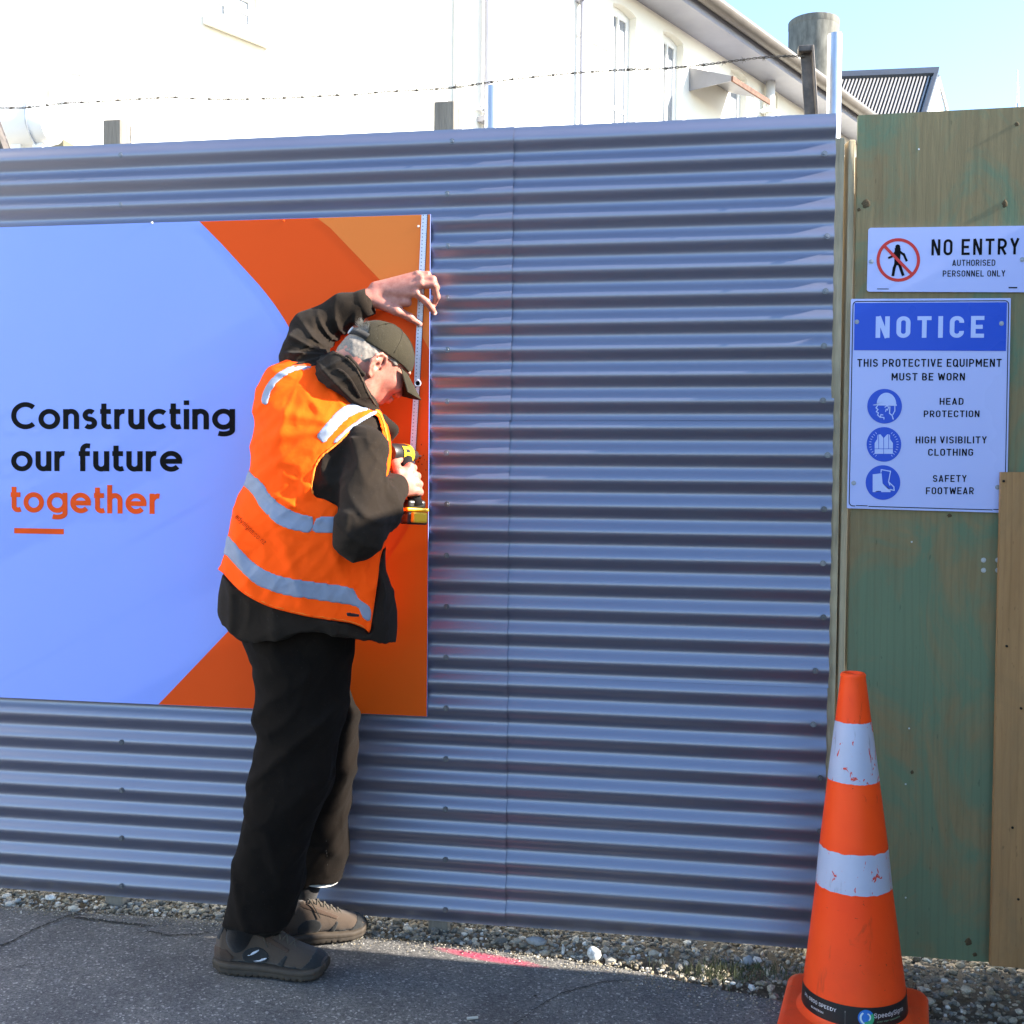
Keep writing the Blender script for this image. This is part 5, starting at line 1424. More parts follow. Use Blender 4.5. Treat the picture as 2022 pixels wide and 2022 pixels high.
# ---------------------------------------------------------------- body: one continuous surface
B = Field(LO, HI, .0036)
B.ell(H(-.004, 0, .012), (.096, .073, .088), HA, 0)
B.ell(H(.030, 0, -.045), (.062, .056, .062), HA, .03)            # face and jaw
B.ell(H(.052, 0, -.088), (.028, .030, .022), HA, .03)            # chin
B.cone(H(-.025, .0, -.03), A3(655, 800, -.27), .058, .064, .03)   # neck
B.ell(H(-.052, 0, -.036), (.056, .062, .052), HA, .03); B.cone(H(-.050, .0, -.045), A3(672, 770, -.25), .048, .056, .03)
B.cone(H(-.01, .040, -.085), H(.045, .012, -.098), .016, .014, .02); B.cone(H(-.01, -.040, -.085), H(.045, -.012, -.098), .016, .014, .02)
B.cone(H(-.005, .045, -.05), A3(712, 800, -.255), .020, .020, .02)  # neck tendon
B.cone(H(.088, 0, -.005), H(.106, 0, -.035), .009, .013, .012)   # nose
B.ell(H(.094, 0, -.062), (.010, .024, .006), HA, .006); B.ell(H(.092, 0, -.072), (.010, .020, .007), HA, .006)   # lips
for s_ in (1, -1):
    B.ell(H(.088, s_*.031, .004), (.016, .017, .010), HA, .006, 'cut'); B.ell(H(.078, s_*.031, .004), (.0125, .0125, .0125), HA, .002)   # socket and eye
    B.cone(H(.088, s_*.014, .022), H(.080, s_*.048, .020), .007, .006, .010)   # brow
    B.ell(H(.062, s_*.042, -.030), (.028, .018, .020), HA, .02)       # cheekbone
# ears: helix, antihelix, lobe around a hollow
for s_ in (1, -1):
    ec = (-.020, s_*.073, -.036)
    def E_(f, u_, o): return H(ec[0]+f*1.18, ec[1]+s_*o, ec[2]+u_*1.18)
    B.cone(E_(0, -.016, .000), E_(-.006, .020, .002), .010, .012, .008)
    hx = [E_(.012, .006, .002), E_(.013, .022, .006), E_(.004, .032, .010), E_(-.010, .031, .014), E_(-.020, .020, .016), E_(-.021, .004, .015), E_(-.015, -.012, .012), E_(-.007, -.024, .008), E_(.002, -.026, .004)]
    B.chain(hx, [.0035, .0042, .0046, .0048, .0048, .0045, .0045, .0058, .005], .004)
    B.chain([E_(-.004, .022, .010), E_(-.012, .012, .013), E_(-.011, -.002, .012), E_(-.004, -.012, .009)], [.0032, .0036, .0036, .0036], .004)
    B.ell(E_(-.001, .002, .011), (.008, .008, .010), HA, .003, 'cut')
# trunk, arms and legs under the clothes
B.cone(A3(650, 810, -.24), A3(600, 1000, -.30), .085, .095, .05); B.cone(A3(600, 1000, -.30), hipC, .095, .11, .05)
B.chain([A3(650, 820, -.24), shRb, elR, wrR], [.06, .040, .036, .027], .03)
B.chain([A3(640, 790, -.24), shL, elL, wrL], [.05, .036, .036, .0265], .03)
B.chain([hipC, hipN, kneeN, ankN], [.085, .066, .050, .034], .03); B.chain([hipC, hipF, kneeF, ankF], [.085, .064, .048, .032], .03)
for a_ in (ankN, ankF):
    q_ = np.array([a_[0]-.004, a_[1], .070]); B.cone(a_, q_, .028, .020, .02); B.cone(q_-[.010, 0, .032], q_+np.array([.08, .015, -.040]), .012, .009, .01)
# left hand pressing the ruler: wrist, back of the hand, five fingers
def fing(px, rad, k=.005): B.chain([A3(*p) for p in px], rad, k)
mcp = [(823, 579, -.082), (832, 562, -.084), (831, 549, -.078), (824, 541, -.066)]
B.cone(wrL-np.array([.02, 0, .004]), A3(738, 585, -.082), .0255, .024, .012, sq=((0, 1, .2), .85))
for i, p in enumerate(mcp):
    B.cone(A3(742, 578-i*5+4, -.075), A3(*p), .0155, .0118-.0006*i, .014)
B.cone(A3(745, 595, -.078), A3(805, 598, -.076), .015, .012, .014)
fing([mcp[0], (842, 596, -.070), (852, 609, -.050), (858, 618, -.036)], [.0122, .0104, .0094, .0080])
fing([mcp[1], (857, 563, -.080), (863, 586, -.058), (857, 601, -.040)], [.0120, .0106, .0096, .0082])
fing([mcp[2], (855, 551, -.074), (862, 568, -.048), (857, 580, -.030)], [.0112, .0100, .0090, .0078])
fing([mcp[3], (845, 541, -.062), (853, 553, -.040), (850, 562, -.026)], [.0095, .0082, .0074, .0066])
fing([(742, 596, -.082), (782, 613, -.080), (810, 627, -.062), (829, 640, -.038)], [.0175, .0138, .0112, .0086], .008)
for i, p in enumerate(mcp): B.ell(A3(p[0], p[1]-1, p[2]-.010), (.006, .005, .006), None, .006)
# right hand closed round the drill grip
g0, g1 = A3(800, 905, -.165), A3(822, 1000, -.19)
B.cone(wrR, A3(794, 957, -.25), .027, .026, .012)
rm = [(809, 922, -.222), (817, 938, -.222), (821, 954, -.222), (822, 970, -.222)]
for i, p in enumerate(rm): B.cone(A3(790+i*1.5, 945+i*8, -.247), A3(*p), .0175, .0125, .014)
for i, p in enumerate(rm):
    x, y, Y = p
    fing([p, (x+7, y+2, Y+.028), (x+2, y+4, Y+.052), (x-11, y+5, Y+.052)], [.0125, .0105, .0095, .0082])
fing([(786, 932, -.25), (781, 916, -.225), (786, 908, -.19), (797, 906, -.170)], [.0155, .012, .0105, .0085], .008)
body = B.mesh('body', M_skin, person, 1)
# finger nails
M_nailm = mat('finger_nail', (.62, .36, .30), .3)
for (x, y, Y, n_) in ((859, 618, -.043, (.5, -.85, -.1)), (829, 641, -.0455, (.2, -.9, -.3))):
    m = MB(); c = A3(x, y, Y); n_ = Vector(n_).normalized(); q = n_.to_track_quat('Z', 'Y')
    for (r_, z) in ((1, 0), (.7, .0012)): pass
    vv = [q @ Vector((.0052*math.cos(t), .0062*math.sin(t), 0)) for t in np.linspace(0, 2*math.pi, 13)[:-1]]
    m.add([tuple(Vector(c)+v) for v in vv]+[tuple(Vector(c)+n_*.0016)], [(k, (k+1) % 12, 12) for k in range(12)])
    m.build('finger_nail', M_nailm, person, True)

# ---------------------------------------------------------------- jacket
jt = rows([(716, 562, 624, -.17, .065), (728, 542, 640, -.185, .095), (745, 524, 668, -.20, .115), (768, 511, 695, -.215, .132), (803, 506, 738, -.235, .145), (842, 508, 758, -.255, .155), (890, 500, 760, -.275, .160), (933, 495, 758, -.29, .160),
           (980, 477, 752, -.30, .158), (1009, 466, 749, -.31, .157), (1056, 455, 750, -.315, .157), (1092, 446, 748, -.32, .157), (1128, 437, 750, -.325, .16), (1178, 429, 759, -.325, .162), (1210, 426, 764, -.325, .164), (1240, 431, 763, -.325, .166), (1272, 445, 762, -.325, .166)])
# ---------------------------------------------------------------- vest
def torso(Fd, off, k=.02): Fd.loft(jt, k, 2.25, off=off)
VF = Field(LO, HI, .0045)
torso(VF, .007)
vf_y = -.46
def ridge(v): return fold_(v)**.5
def vfold(x, y, z):
    r = .0042*wob(x, y, z, 20, 1)+.0022*wob(x, y, z, 52, 4)
    # drag lines running from the shoulders down the back
    c = A3(690, 840, vf_y); px, pz = x-c[0], z-c[2]; an = np.arctan2(pz, px); rd = np.sqrt(px**2+pz**2)
    r += -.0085*np.exp(-((rd-.17)/.12)**2)*ridge(an*4.2+.5*wob(x, y, z, 9))**2.5*(x < c[0]+.02)
    c = A3(560, 745, vf_y); px, pz = x-c[0], z-c[2]; an = np.arctan2(pz, px); rd = np.sqrt(px**2+pz**2)
    r += -.006*np.exp(-((rd-.10)/.07)**2)*ridge(an*3.5+.6*wob(x, y, z, 12))**3
    ws = np.clip((A3(600, 1000, vf_y)[2]-z)/.12, 0, 1); r += -.0075*ws*ridge(x*22+z*7+.9*wob(x, y, z, 7))**2
    # rumple at the waist and diagonal creases above it
    c2 = A3(585, 1000, vf_y); wq = np.exp(-(((x-c2[0])/.08)**2+((z-c2[2])/.07)**2)); r += -.009*wq*ridge((z-c2[2])*48+(x-c2[0])*24+.5*wob(x, y, z, 14))**2
    r += .0016*wob(x, y, z, 95, 6)-.0030*fold_(2.4*wob(x, y, z, 17, 8), .28)-.0016*fold_(2.6*wob(x, y, z, 33, 3), .3)
    wd = np.exp(-((z-A3(560, 900, vf_y)[2])/.10)**2); r += -.0045*wd*ridge(x*18-z*22+.8*wob(x, y, z, 8))**3
    return r
VF.disp(vfold)
hole = ([(744, 818), (728, 824), (710, 829), (690, 848), (672, 868), (650, 886), (633, 899), (624, 915), (620, 933), (616, 957), (619, 980), (630, 984), (640, 985), (660, 996), (690, 1010), (752, 960), (759, 900), (756, 860), (750, 835)])
outer = ([(545, 690), (586, 700), (625, 722), (650, 737), (672, 754), (696, 776), (717, 794), (735, 803), (752, 808), (770, 850), (775, 905), (760, 960), (790, 1020), (760, 1070), (750, 1105), (747, 1139), (741, 1180), (736, 1216), (730, 1254), (724, 1243), (710, 1237), (695, 1231), (684, 1229), (640, 1223),
             (607, 1218), (565, 1208), (529, 1198), (500, 1184), (477, 1170), (455, 1149), (437, 1127), (400, 1110), (400, 690)])
outer = smooth_poly(outer, 1)
J = Field(LO, HI, .0045)
torso(J, -.001)
hem = ([(380, 600), (380, 1203), (426, 1208), (439, 1234), (459, 1247), (480, 1260), (503, 1268), (545, 1260), (594, 1248), (660, 1250), (698, 1256), (762, 1265), (775, 1263), (900, 1263), (900, 600)])
J.outline(hem)
def skirt(x, y, z):
    ws = np.clip((A3(600, 1130, -.46)[2]-z)/.06, 0, 1); r = -.008*ws*fold_(x*23+1.1*wob(x, y, z, 8))
    return r+.0024*wob(x, y, z, 28, 5)-.0030*fold_(2.4*wob(x, y, z, 18, 6), .28)
J.disp(skirt)
# the vest lies over the jacket: keep the jacket under it
VI = VF.copy(); VI.outline(outer); J.d = np.where(VI.d < .004, np.maximum(J.d, VF.d+.011), J.d)
# sleeves
J.cone(A3(706, 876, -.34), shR, .042, .052, .03); J.cone(shR, elR, .054, .055, .02); J.ell(elR+np.array([.004, -.002, -.008]), (.055, .054, .058), None, .02); J.cone(elR, A3(752, 1000, -.40), .056, .052, .03); J.cone(A3(752, 1000, -.40), A3(780, 963, -.300), .052, .038, .02)
J.cone(A3(620, 770, -.225), A3(600, 700, -.16), .060, .058, .03); J.cone(A3(600, 700, -.16), A3(618, 655, -.095), .060, .056, .025); J.cone(A3(618, 655, -.095), A3(686, 612, -.088), .056, .050, .03); J.cone(A3(686, 612, -.088), A3(712, 602, -.09), .047, .036, .012)
# folds
eL = elL
def folds(x, y, z):
    r = np.zeros_like(x)
    # raised sleeve: folds fan out from the elbow hollow towards the shoulder
    px = x-A3(655, 700, -.2)[0]; pz = z-A3(655, 700, -.2)[2]
    an = np.arctan2(pz, px); rd = np.sqrt(px*px+pz*pz)
    w = np.exp(-((rd-.085)/.055)**2)*(x < A3(705, 640, -.2)[0]+.0)*(z > A3(600, 745, -.2)[2])*(x < A3(680, 640, -.2)[0]+.03)
    r += -.011*w*fold_(an*8+wob(x, y, z, 16)*.8)
    # right sleeve: long folds along the arm, creases at the elbow
    t = (x-shR[0])*.12+(z-shR[2]); wa = np.exp(-((y+.40)/.10)**2)*(x > shR[0]-.10)*(z < shR[2]+.03)*(z > elR[2]-.02)
    r += -.0085*wa*fold_(x*30+z*8+1.3*wob(x, y, z, 11, 1), .35)-.005*wa*fold_(x*16-z*30+1.2*wob(x, y, z, 13, 4), .3)-.003*wa*fold_(x*55+z*30+1.6*wob(x, y, z, 17, 2), .4)
    we = np.exp(-(((x-elR[0]-.02)/.09)**2+((z-elR[2]-.02)/.06)**2))*(y < -.33)
    r += -.010*we*fold_((x-elR[0])*30+(z-elR[2])*42+.9*wob(x, y, z, 12))
    arm_ = np.exp(-(((x-(shR[0]+elR[0])/2)/.12)**2))*(y < -.36)+(z > A3(600, 720, -.2)[2]); r += (.0036*wob(x, y, z, 30, 5)+.0022*wob(x, y, z, 66, 2))*np.clip(arm_, 0, 1)-(.0040*fold_(2.4*wob(x, y, z, 20, 9), .28)+.0020*fold_(2.6*wob(x, y, z, 40, 4), .3))*np.clip(arm_, 0, 1)
    return r
J.disp(folds)
# cuffs
jacket = J.mesh('jacket', M_jack, person, 1)
# collar stands up round the neck
K = Field((-.78, -.52, 1.45), (-.38, -.02, 1.78), .0036)
K.ell(A3(694, 765, -.265), (.092, .098, .092), None, 0); K.cone(A3(694, 765, -.265), A3(668, 715, -.24), .080, .066, .03)
K.outline(smooth_poly(([(656, 693), (668, 697), (690, 710), (704, 724), (719, 750), (730, 778), (751, 809), (735, 812), (700, 800), (660, 770), (610, 740), (624, 722), (640, 708)]), 1))
inner = K.copy(.0); inner.d = K.d+.006
K.cone(H(-.03, .0, .02), A3(650, 815, -.262), .066, .070, 0, 'cut')
K.disp(lambda x, y, z: .0032*wob(x, y, z, 40, 3)-.0085*fold_((x+z)*30+1.0*wob(x, y, z, 12), .3)-.004*fold_((x*.4-z)*46+1.0*wob(x, y, z, 14), .35))
K0 = K.copy()
K.mesh('collar', M_jack, jacket, 1)
def strip_on(src, line, w, m, name, off, par):
    g = src.copy(off); g.outline(smooth_poly(offset_strip(line, w), 1), 'keep', .014); g.d = np.maximum(g.d, -(src.d+.004)); return g.mesh(name, m, par, 1)
def offset_strip(line, w):
    L_ = [np.array(p, float) for p in line]; a = []; b = []
    for i, p in enumerate(L_):
        d = L_[min(i+1, len(L_)-1)]-L_[max(i-1, 0)]; d /= np.hypot(*d); nn = np.array([-d[1], d[0]])*w/2; a.append(p+nn); b.append(p-nn)
    return [tuple(p) for p in a+b[::-1]]
M_jedge = mk_cloth('worn_collar_edge', (.060, .042, .030), sheen=0)
strip_on(K0, [(660, 697), (676, 702), (692, 713), (704, 728), (716, 750), (726, 776), (744, 803)], 4.5, M_jedge, 'collar_edge', .0026, jacket)
strip_on(K0, [(664, 728), (680, 736), (693, 752), (704, 772), (712, 786)], 7, M_jack, 'collar_fold', .0050, jacket)
K2 = Field((-.60, -.42, 1.33), (-.40, -.10, 1.56), .0036)
K2.cone(A3(752, 838, -.25), A3(775, 850, -.24), .030, .016, .02, sq=((0, 1, 0), .9)); K2.cone(A3(770, 848, -.24), A3(768, 872, -.24), .017, .008, .02)
K2.mesh('lapel', M_jack, jacket, 1)
# cuff ribs: short dark sleeve ends
def cuff(a, b, ra, rb):
    m = MB(); m.tube([a, a+(b-a)*.5, b, b-(b-a)*.15], [ra, (ra+rb)/2+.001, rb, rb*.86], 24, False); return m.build('cuff', M_jack, jacket, True)
cuff(A3(702, 606, -.089), A3(731, 595, -.089), .0405, .0395)
cuff(A3(768, 980, -.33), A3(785, 962, -.288), .040, .035)

VS = VF.copy(); VS.outline(outer); VS.outline(smooth_poly(hole, 1), 'cut')
vest = VS.mesh('hi_vis_vest', M_vest, person, 1)
def band(P, m, name, off=.0022, sm=1, parent=None, Y=vf_y, src=None):
    g = (src or VF).copy(off); g.outline(smooth_poly(P, sm) if sm else P, 'keep', .014, 1.6 if m is M_refl else 0)
    # keep a shell only, near the surface
    g.d = np.maximum(g.d, -( (src or VF).d+.004))
    # and only the street half
    g.d[:, int((-.23-g.lo[1])/g.h):, :] = np.maximum(g.d[:, int((-.23-g.lo[1])/g.h):, :], .02)
    return g.mesh(name, m, parent or vest, 1)
bands = [
 [(747, 806), (735, 800), (710.5, 794), (695, 797), (679.5, 803), (663, 816), (648.5, 832), (636, 847), (624, 862), (632, 869), (640.7, 875), (649, 864), (659, 852.7), (674, 836), (692, 821.6), (706, 815), (721, 810)],
 [(516.5, 796), (518, 783), (524, 767), (533, 752), (545, 741), (555, 733), (565.6, 727), (583, 722), (602, 720), (618, 726), (606, 730), (590, 729), (572, 735), (555, 746.6), (545, 756), (537, 767), (531, 783), (527, 799.6)],
 [(489, 925), (491, 932), (519, 955), (532, 978), (548, 992), (565.6, 1004), (578, 1010), (591.5, 1014.6), (606, 1018), (620, 1021), (617, 1037), (613.5, 1052), (596, 1050), (576, 1045.6), (560, 1040), (545, 1032.7), (530, 1018), (514, 1001.6), (503.5, 981), (492, 967), (478, 955), (470, 950), (478, 930)],
 [(627.7, 1019.7), (648.4, 1019.7), (700, 1022), (700, 1054), (658.8, 1052), (616, 1052), (619, 1036)],
 [(430, 1040), (449, 1057), (462, 1072), (475, 1087), (489, 1101), (503.5, 1114), (522, 1126), (542, 1135), (560, 1140), (581, 1144), (633, 1151.7), (695, 1159.5), (702, 1172), (708, 1185), (730, 1197), (732, 1212), (730, 1228), (722, 1224), (717, 1219), (712, 1208), (706, 1196), (659, 1189), (607, 1181.5), (580, 1178), (555, 1172.4), (532, 1165), (511, 1157), (498, 1148), (485.4, 1136), (465, 1115), (446, 1093), (425, 1088)],
]
for P in bands: band(P, M_refl, 'reflective_strip')
# bindings along neckline, armhole and hem
def offset_strip(line, w):
    L_ = [np.array(p, float) for p in line]; a = []; b = []
    for i, p in enumerate(L_):
        d = L_[min(i+1, len(L_)-1)]-L_[max(i-1, 0)]; d /= np.hypot(*d); nn = np.array([-d[1], d[0]])*w/2; a.append(p+nn); b.append(p-nn)
    return [tuple(p) for p in a+b[::-1]]
arm_line = [(712, 831), (692, 849), (674, 869), (652, 887), (634, 901), (624, 917), (619, 934), (615, 957), (618, 979)]
band(offset_strip(arm_line, 5), M_bind, 'binding', .0026, 1)
band(offset_strip([(745, 812), (718, 826), (694, 843), (674, 860), (660, 874)], 5.5), M_refl, 'reflective_edging', .0030, 1)
band(offset_strip([(480, 1166), (490, 1173), (502, 1180), (530, 1194), (566, 1204), (608, 1214.5), (641, 1219), (685, 1225.5), (708, 1232), (722, 1240)], 3.5), M_bind, 'hem_binding', .0024, 1)
band(offset_strip([(628, 727), (652, 741), (674, 758), (698, 780), (718, 797), (748, 811), (757, 828), (763, 855), (768, 890)], 5), M_bind, 'binding', .0028, 1)
band(offset_strip([(668, 1060), (676, 1090), (684, 1130), (690, 1158)], 1.6), M_bind, 'side_seam', .0014, 1)
band([(684, 1208.5), (710, 1212), (710, 1219.5), (684, 1216.5)], mk_cloth('dark_label', (.03, .012, .01)), 'maker_label', .0034, 0)
# printed web address across the back
def vest_text(s, line, ht, m):
    V, F = text_mesh(s, .0, 1.05); x0, x1 = V[:, 0].min(), V[:, 0].max(); Lp = [np.array(p, float) for p in line]
    seg = [0]; 
    for a, b in zip(Lp[:-1], Lp[1:]): seg.append(seg[-1]+np.hypot(*(b-a)))
    W = []
    for v in V:
        t = (v[0]-x0)/(x1-x0)*seg[-1]; i = min(max(int(np.searchsorted(seg, t))-1, 0), len(Lp)-2); u_ = (t-seg[i])/(seg[i+1]-seg[i])
        p = Lp[i]*(1-u_)+Lp[i+1]*u_; d = Lp[i+1]-Lp[i]; d /= np.hypot(*d); nn = np.array([d[1], -d[0]])
        q = p+nn*(v[1]/.7*ht); w = VF.hit(q[0], q[1])
        if w is None: w = A3(q[0], q[1], -.3)
        W.append(w-ray(q[0], q[1])*.0045)
    mesh('printed_address', W, F, m, vest)
vest_text('edysigns.co.nz', [(463, 1022), (474, 1032), (486, 1044), (500, 1058), (521, 1076)], 14, mk_cloth('brown_print', (.26, .035, .010), sheen=0))

# ---------------------------------------------------------------- trousers
TRn = rows([(1200, 458, 706, -.31, .145), (1247, 463, 697, -.315, .14), (1290, 482, 690, -.32, .13), (1317, 496, 685, -.325, .122), (1362, 500, 680, -.33, .110), (1426, 500, 671.6, -.34, .10), (1470, 500, 661.5, -.34, .096), (1510, 494, 655.7, -.35, .092), (1548, 487, 647, -.355, .09),
            (1577, 482, 637, -.36, .088), (1633, 473, 616, -.36, .088), (1680, 463, 604, -.36, .088), (1727, 453, 592, -.36, .089), (1800, 441, 580, -.36, .090), (1848, 437, 574, -.36, .091)])
TRf = rows([(1250, 600, 690, -0.1820, .11), (1330, 585, 678, -0.1720, .10), (1361, 575, 682, -0.1570, .095), (1385, 572, 690.4, -0.1470, .09), (1409, 570, 699, -0.1370, .086), (1446, 568, 703.5, -0.1270, .083), (1504, 564, 699, -0.1220, .08), (1548, 562, 693, -0.1170, .078), (1606, 562, 684.6, -0.1120, .076), (1649, 565, 682, -0.1070, .074), (1693, 570, 677, -0.1020, .072), (1737, 576, 671, -0.1000, .072)])
T = Field(LO, HI, .0050)
T.loft(TRf, 0, 2.2, off=-.003); T.loft(TRn, .03, 2.2, off=-.0065)
hemN = ([(380, 1150), (380, 1826), (444, 1828), (470, 1836), (520, 1843), (548, 1840), (562, 1825), (580, 1808), (800, 1808), (800, 1150)])
# hems: cut each leg level, the near one sloping
T.outline(hemN)
def tfold(x, y, z):
    r = .0030*wob(x, y, z, 20, 2)+.0018*wob(x, y, z, 50, 7)-.0042*fold_(2.4*wob(x, y, z*.8, 13, 5), .28)-.0020*fold_(2.6*wob(x, y, z, 30, 8), .3)
    kn = A3(560, 1470, -.42); w = np.exp(-((z-kn[2])/.16)**2); r += -.010*w*fold_(z*20-x*14+1.0*wob(x, y, z, 8))
    lo_ = np.clip((A3(520, 1600, -.4)[2]-z)/.2, 0, 1); r += -.008*lo_*fold_(z*13+x*20+1.2*wob(x, y, z, 7, 3))
    c = A3(600, 1270, -.42); w2 = np.exp(-((z-c[2])/.08)**2); r += -.004*w2*np.sin(x*44+z*30)
    return r
T.disp(tfold)
trousers = T.mesh('trousers', M_trou, person, 1)
# white lining that shows under the far hem
lm = MB(); c = (A3(576, 1733, -.12)+A3(671, 1733, -.12))/2; rx = (A3(671, 1733, -.12)[0]-A3(576, 1733, -.12)[0])/2
for i in range(28):
    a0_, a1_ = 2*math.pi*i/28, 2*math.pi*(i+1)/28
    q = lambda a, dz: (c[0]+rx*.90*math.cos(a), -.102+.060*math.sin(a), c[2]+dz+.004*math.sin(a*2))
    lm.add([q(a0_, -.0115), q(a1_, -.0115), q(a1_, .02), q(a0_, .02)], [(0, 1, 2, 3)])
lm.build('hem_lining', M_linen, trousers, True)
# stitched side seam on the lit far leg
sm = MB()
for i in range(26):
    y = 1560+i*6.2; p = A3(643-.02*(y-1560)-2, y, -.2); yy = T.front(p[0], p[2])
    if yy is None or yy < -.25: continue
    sm.tube([(p[0], yy-.0006, p[2]), (p[0]-.0002, yy-.0006, p[2]-.0045)], .0007, 4)
tag(sm.build('seam_stitches', mk_cloth('thread', (.10, .09, .08)), trousers), kind='stuff')
for near_ in (True, False):
    g = B.copy(.0055); zi = int((.26-g.lo[2])/g.h); yi = int((-.24-g.lo[1])/g.h)
    g.d[:, :, zi:] = .05
    if near_: g.d[:, yi:, :] = .05
    else: g.d[:, :yi, :] = .05
    g.mesh('sock', M_sock, person, 1)

# ---------------------------------------------------------------- cap
def headpoly(pts_fu):   # outline in head side view -> prism test done in head space
    return pts_fu
C_ = Field(np.array(HC)-.19, np.array(HC)+.19, .0032)
CA_ = [Fh, Rh, Uh]
C_.ell(H(-.004, 0, .014), (.104, .082, .096), HA, 0)
sl = tuple(slice(0, n) for n in C_.n)
X, Y_, Z = C_.ax[0][:, None, None]-HC[0], C_.ax[1][None, :, None]-HC[1], C_.ax[2][None, None, :]-HC[2]
pf = X*Fh[0]+Y_*Fh[1]+Z*Fh[2]; pr = X*Rh[0]+Y_*Rh[1]+Z*Rh[2]; pu = X*Uh[0]+Y_*Uh[1]+Z*Uh[2]
cut_low = (.012+pf*.10)-pu                    # keep above the rim
opening = np.sqrt(((pr)/.050)**2+((pu-.012)/.046)**2)-1   # rear arch
opening = np.where(pf < -.02, opening*.045, .05)
C_.d = np.maximum(C_.d, cut_low); C_.d = np.maximum(C_.d, -opening)
inn = np.sqrt(((pf+.004)/.0995)**2+(pr/.0775)**2+((pu-.014)/.0915)**2)-1
C_.d = np.maximum(C_.d, -inn*.085)
C_.disp(lambda x, y, z: .0016*wob(x, y, z, 48, 2))
cap = C_.mesh('cap', M_cap, person, 1)
def on_cap(th, ph, k=1.0):  # th around from front, ph elevation
    return H(-.004+.1045*k*math.cos(ph)*math.cos(th), .0825*k*math.cos(ph)*math.sin(th), .014+.0965*k*math.sin(ph))
sb = MB()
for th in (0.52, 1.57, 2.45, -.52, -1.57, -2.45):
    sb.tube([on_cap(th, ph, 1.002) for ph in np.linspace(.12 if abs(th) < 2 else .55, 1.5, 12)], .0012, 5)
tag(sb.build('panel_seams', M_cap, cap, True), kind='stuff')
bt_ = MB(); bt_.lathe([(0, .004), (.005, .003), (.006, 0)], n=12); q = Vector(Uh).to_track_quat('Z', 'Y'); top = H(-.004, 0, .110)
mesh('button', [tuple(q @ Vector(v)+Vector(top)) for v in bt_.v], bt_.f, M_cap, cap, True)
# brim: curved plate
V = []; nb = 22; nr = 8
for s_ in (0, 1):
    for i in range(nr+1):
        t = i/nr
        for j in range(nb+1):
            a = -1.12+2.24*j/nb; wv = math.cos(a*.72)
            f = .098*math.cos(a)*(1)+.072*t*max(0, wv)**.8; r_ = .080*math.sin(a)*(1+.10*t)
            u_ = .012+.006-.030*t*.9-.020*(math.sin(a)**2)*(.6+.8*t)+(.0012 if s_ else -.0012)
            V.append(H(f, r_, u_))
n = (nr+1)*(nb+1); F = []
for i in range(nr):
    for j in range(nb):
        a = i*(nb+1)+j; F.append((a, a+1, a+nb+2, a+nb+1)); F.append((a+n, a+n+nb+1, a+n+nb+2, a+n+1))
for j in range(nb): a = nr*(nb+1)+j; F.append((a, a+1, a+1+n, a+n))
for i in range(nr):
    for e in (0, nb): a = i*(nb+1)+e; F.append((a, a+nb+1, a+nb+1+n, a+n))
mesh('brim', V, F, M_cap, cap, True)
# rear strap with buckle
sp = []
for th in np.linspace(math.pi-.75, math.pi+.75, 14): sp.append(H(-.004+.1035*math.cos(th), .0815*math.sin(th), .018))
V = []; F = []
for i, p in enumerate(sp):
    o_ = (p-HC); o_ = o_/np.linalg.norm(o_)
    for (du, do) in ((-.010, 0), (.010, 0), (.010, .003), (-.010, .003)): V.append(p+Uh*du+o_*do)
for i in range(len(sp)-1):
    for k in range(4): k2 = (k+1) % 4; F.append((4*i+k, 4*i+k2, 4*i+4+k2, 4*i+4+k))
mesh('strap', V, F, mk_cloth('black_strap', (.014, .012, .011)), cap, True)
bk_ = MB(); pb_ = sp[8]; o_ = (pb_-HC)/np.linalg.norm(pb_-HC); tt = np.cross(o_, Uh)
ringp = [pb_+o_*.005+Uh*.011*math.cos(a)+tt*.008*math.sin(a) for a in np.linspace(0, 2*math.pi, 17)]
bk_.tube(ringp, .0018, 6, False); bk_.build('buckle', M_galv, cap, True)

# ---------------------------------------------------------------- hair: fine short strands over a soft base
hb = Field(np.array(HC)-.15, np.array(HC)+.15, .0034)
hb.ell(H(-.004, 0, .012), (.0995, .0765, .0915), HA, 0); hb.ell(H(-.052, 0, -.036), (.0605, .0665, .0565), HA, .03)
X, Y_, Z = hb.ax[0][:, None, None]-HC[0], hb.ax[1][None, :, None]-HC[1], hb.ax[2][None, None, :]-HC[2]
pf = X*Fh[0]+Y_*Fh[1]+Z*Fh[2]; pr = X*Rh[0]+Y_*Rh[1]+Z*Rh[2]; pu = X*Uh[0]+Y_*Uh[1]+Z*Uh[2]
line = np.maximum(pf+.030-.55*(pu+.02)*(pu < .02), -(pu+.080+.35*(pf+.06)))      # behind the ear, above the nape
line = np.minimum(line, np.maximum(pf-.030, -(pu-.004)))            # thin side band under the cap
hb.d = np.maximum(hb.d, line); hb.disp(lambda x, y, z: .0016*wob(x, y, z, 160, 2)+.001*wob(x, y, z, 330, 1), .02)
hair = hb.mesh('hair', mat('hair_shadow_tone', (.20, .17, .14), .7, var=.3, vs_=200), person, 0)
vv = np.zeros(len(hair.data.vertices)*3); hair.data.vertices.foreach_get('co', vv); vv = vv.reshape(-1, 3)+np.array(person.location)
nn_ = np.zeros(len(vv)*3); hair.data.vertices.foreach_get('normal', nn_); nn_ = nn_.reshape(-1, 3)
pick = rng.choice(len(vv), 9500); V = []; F = []
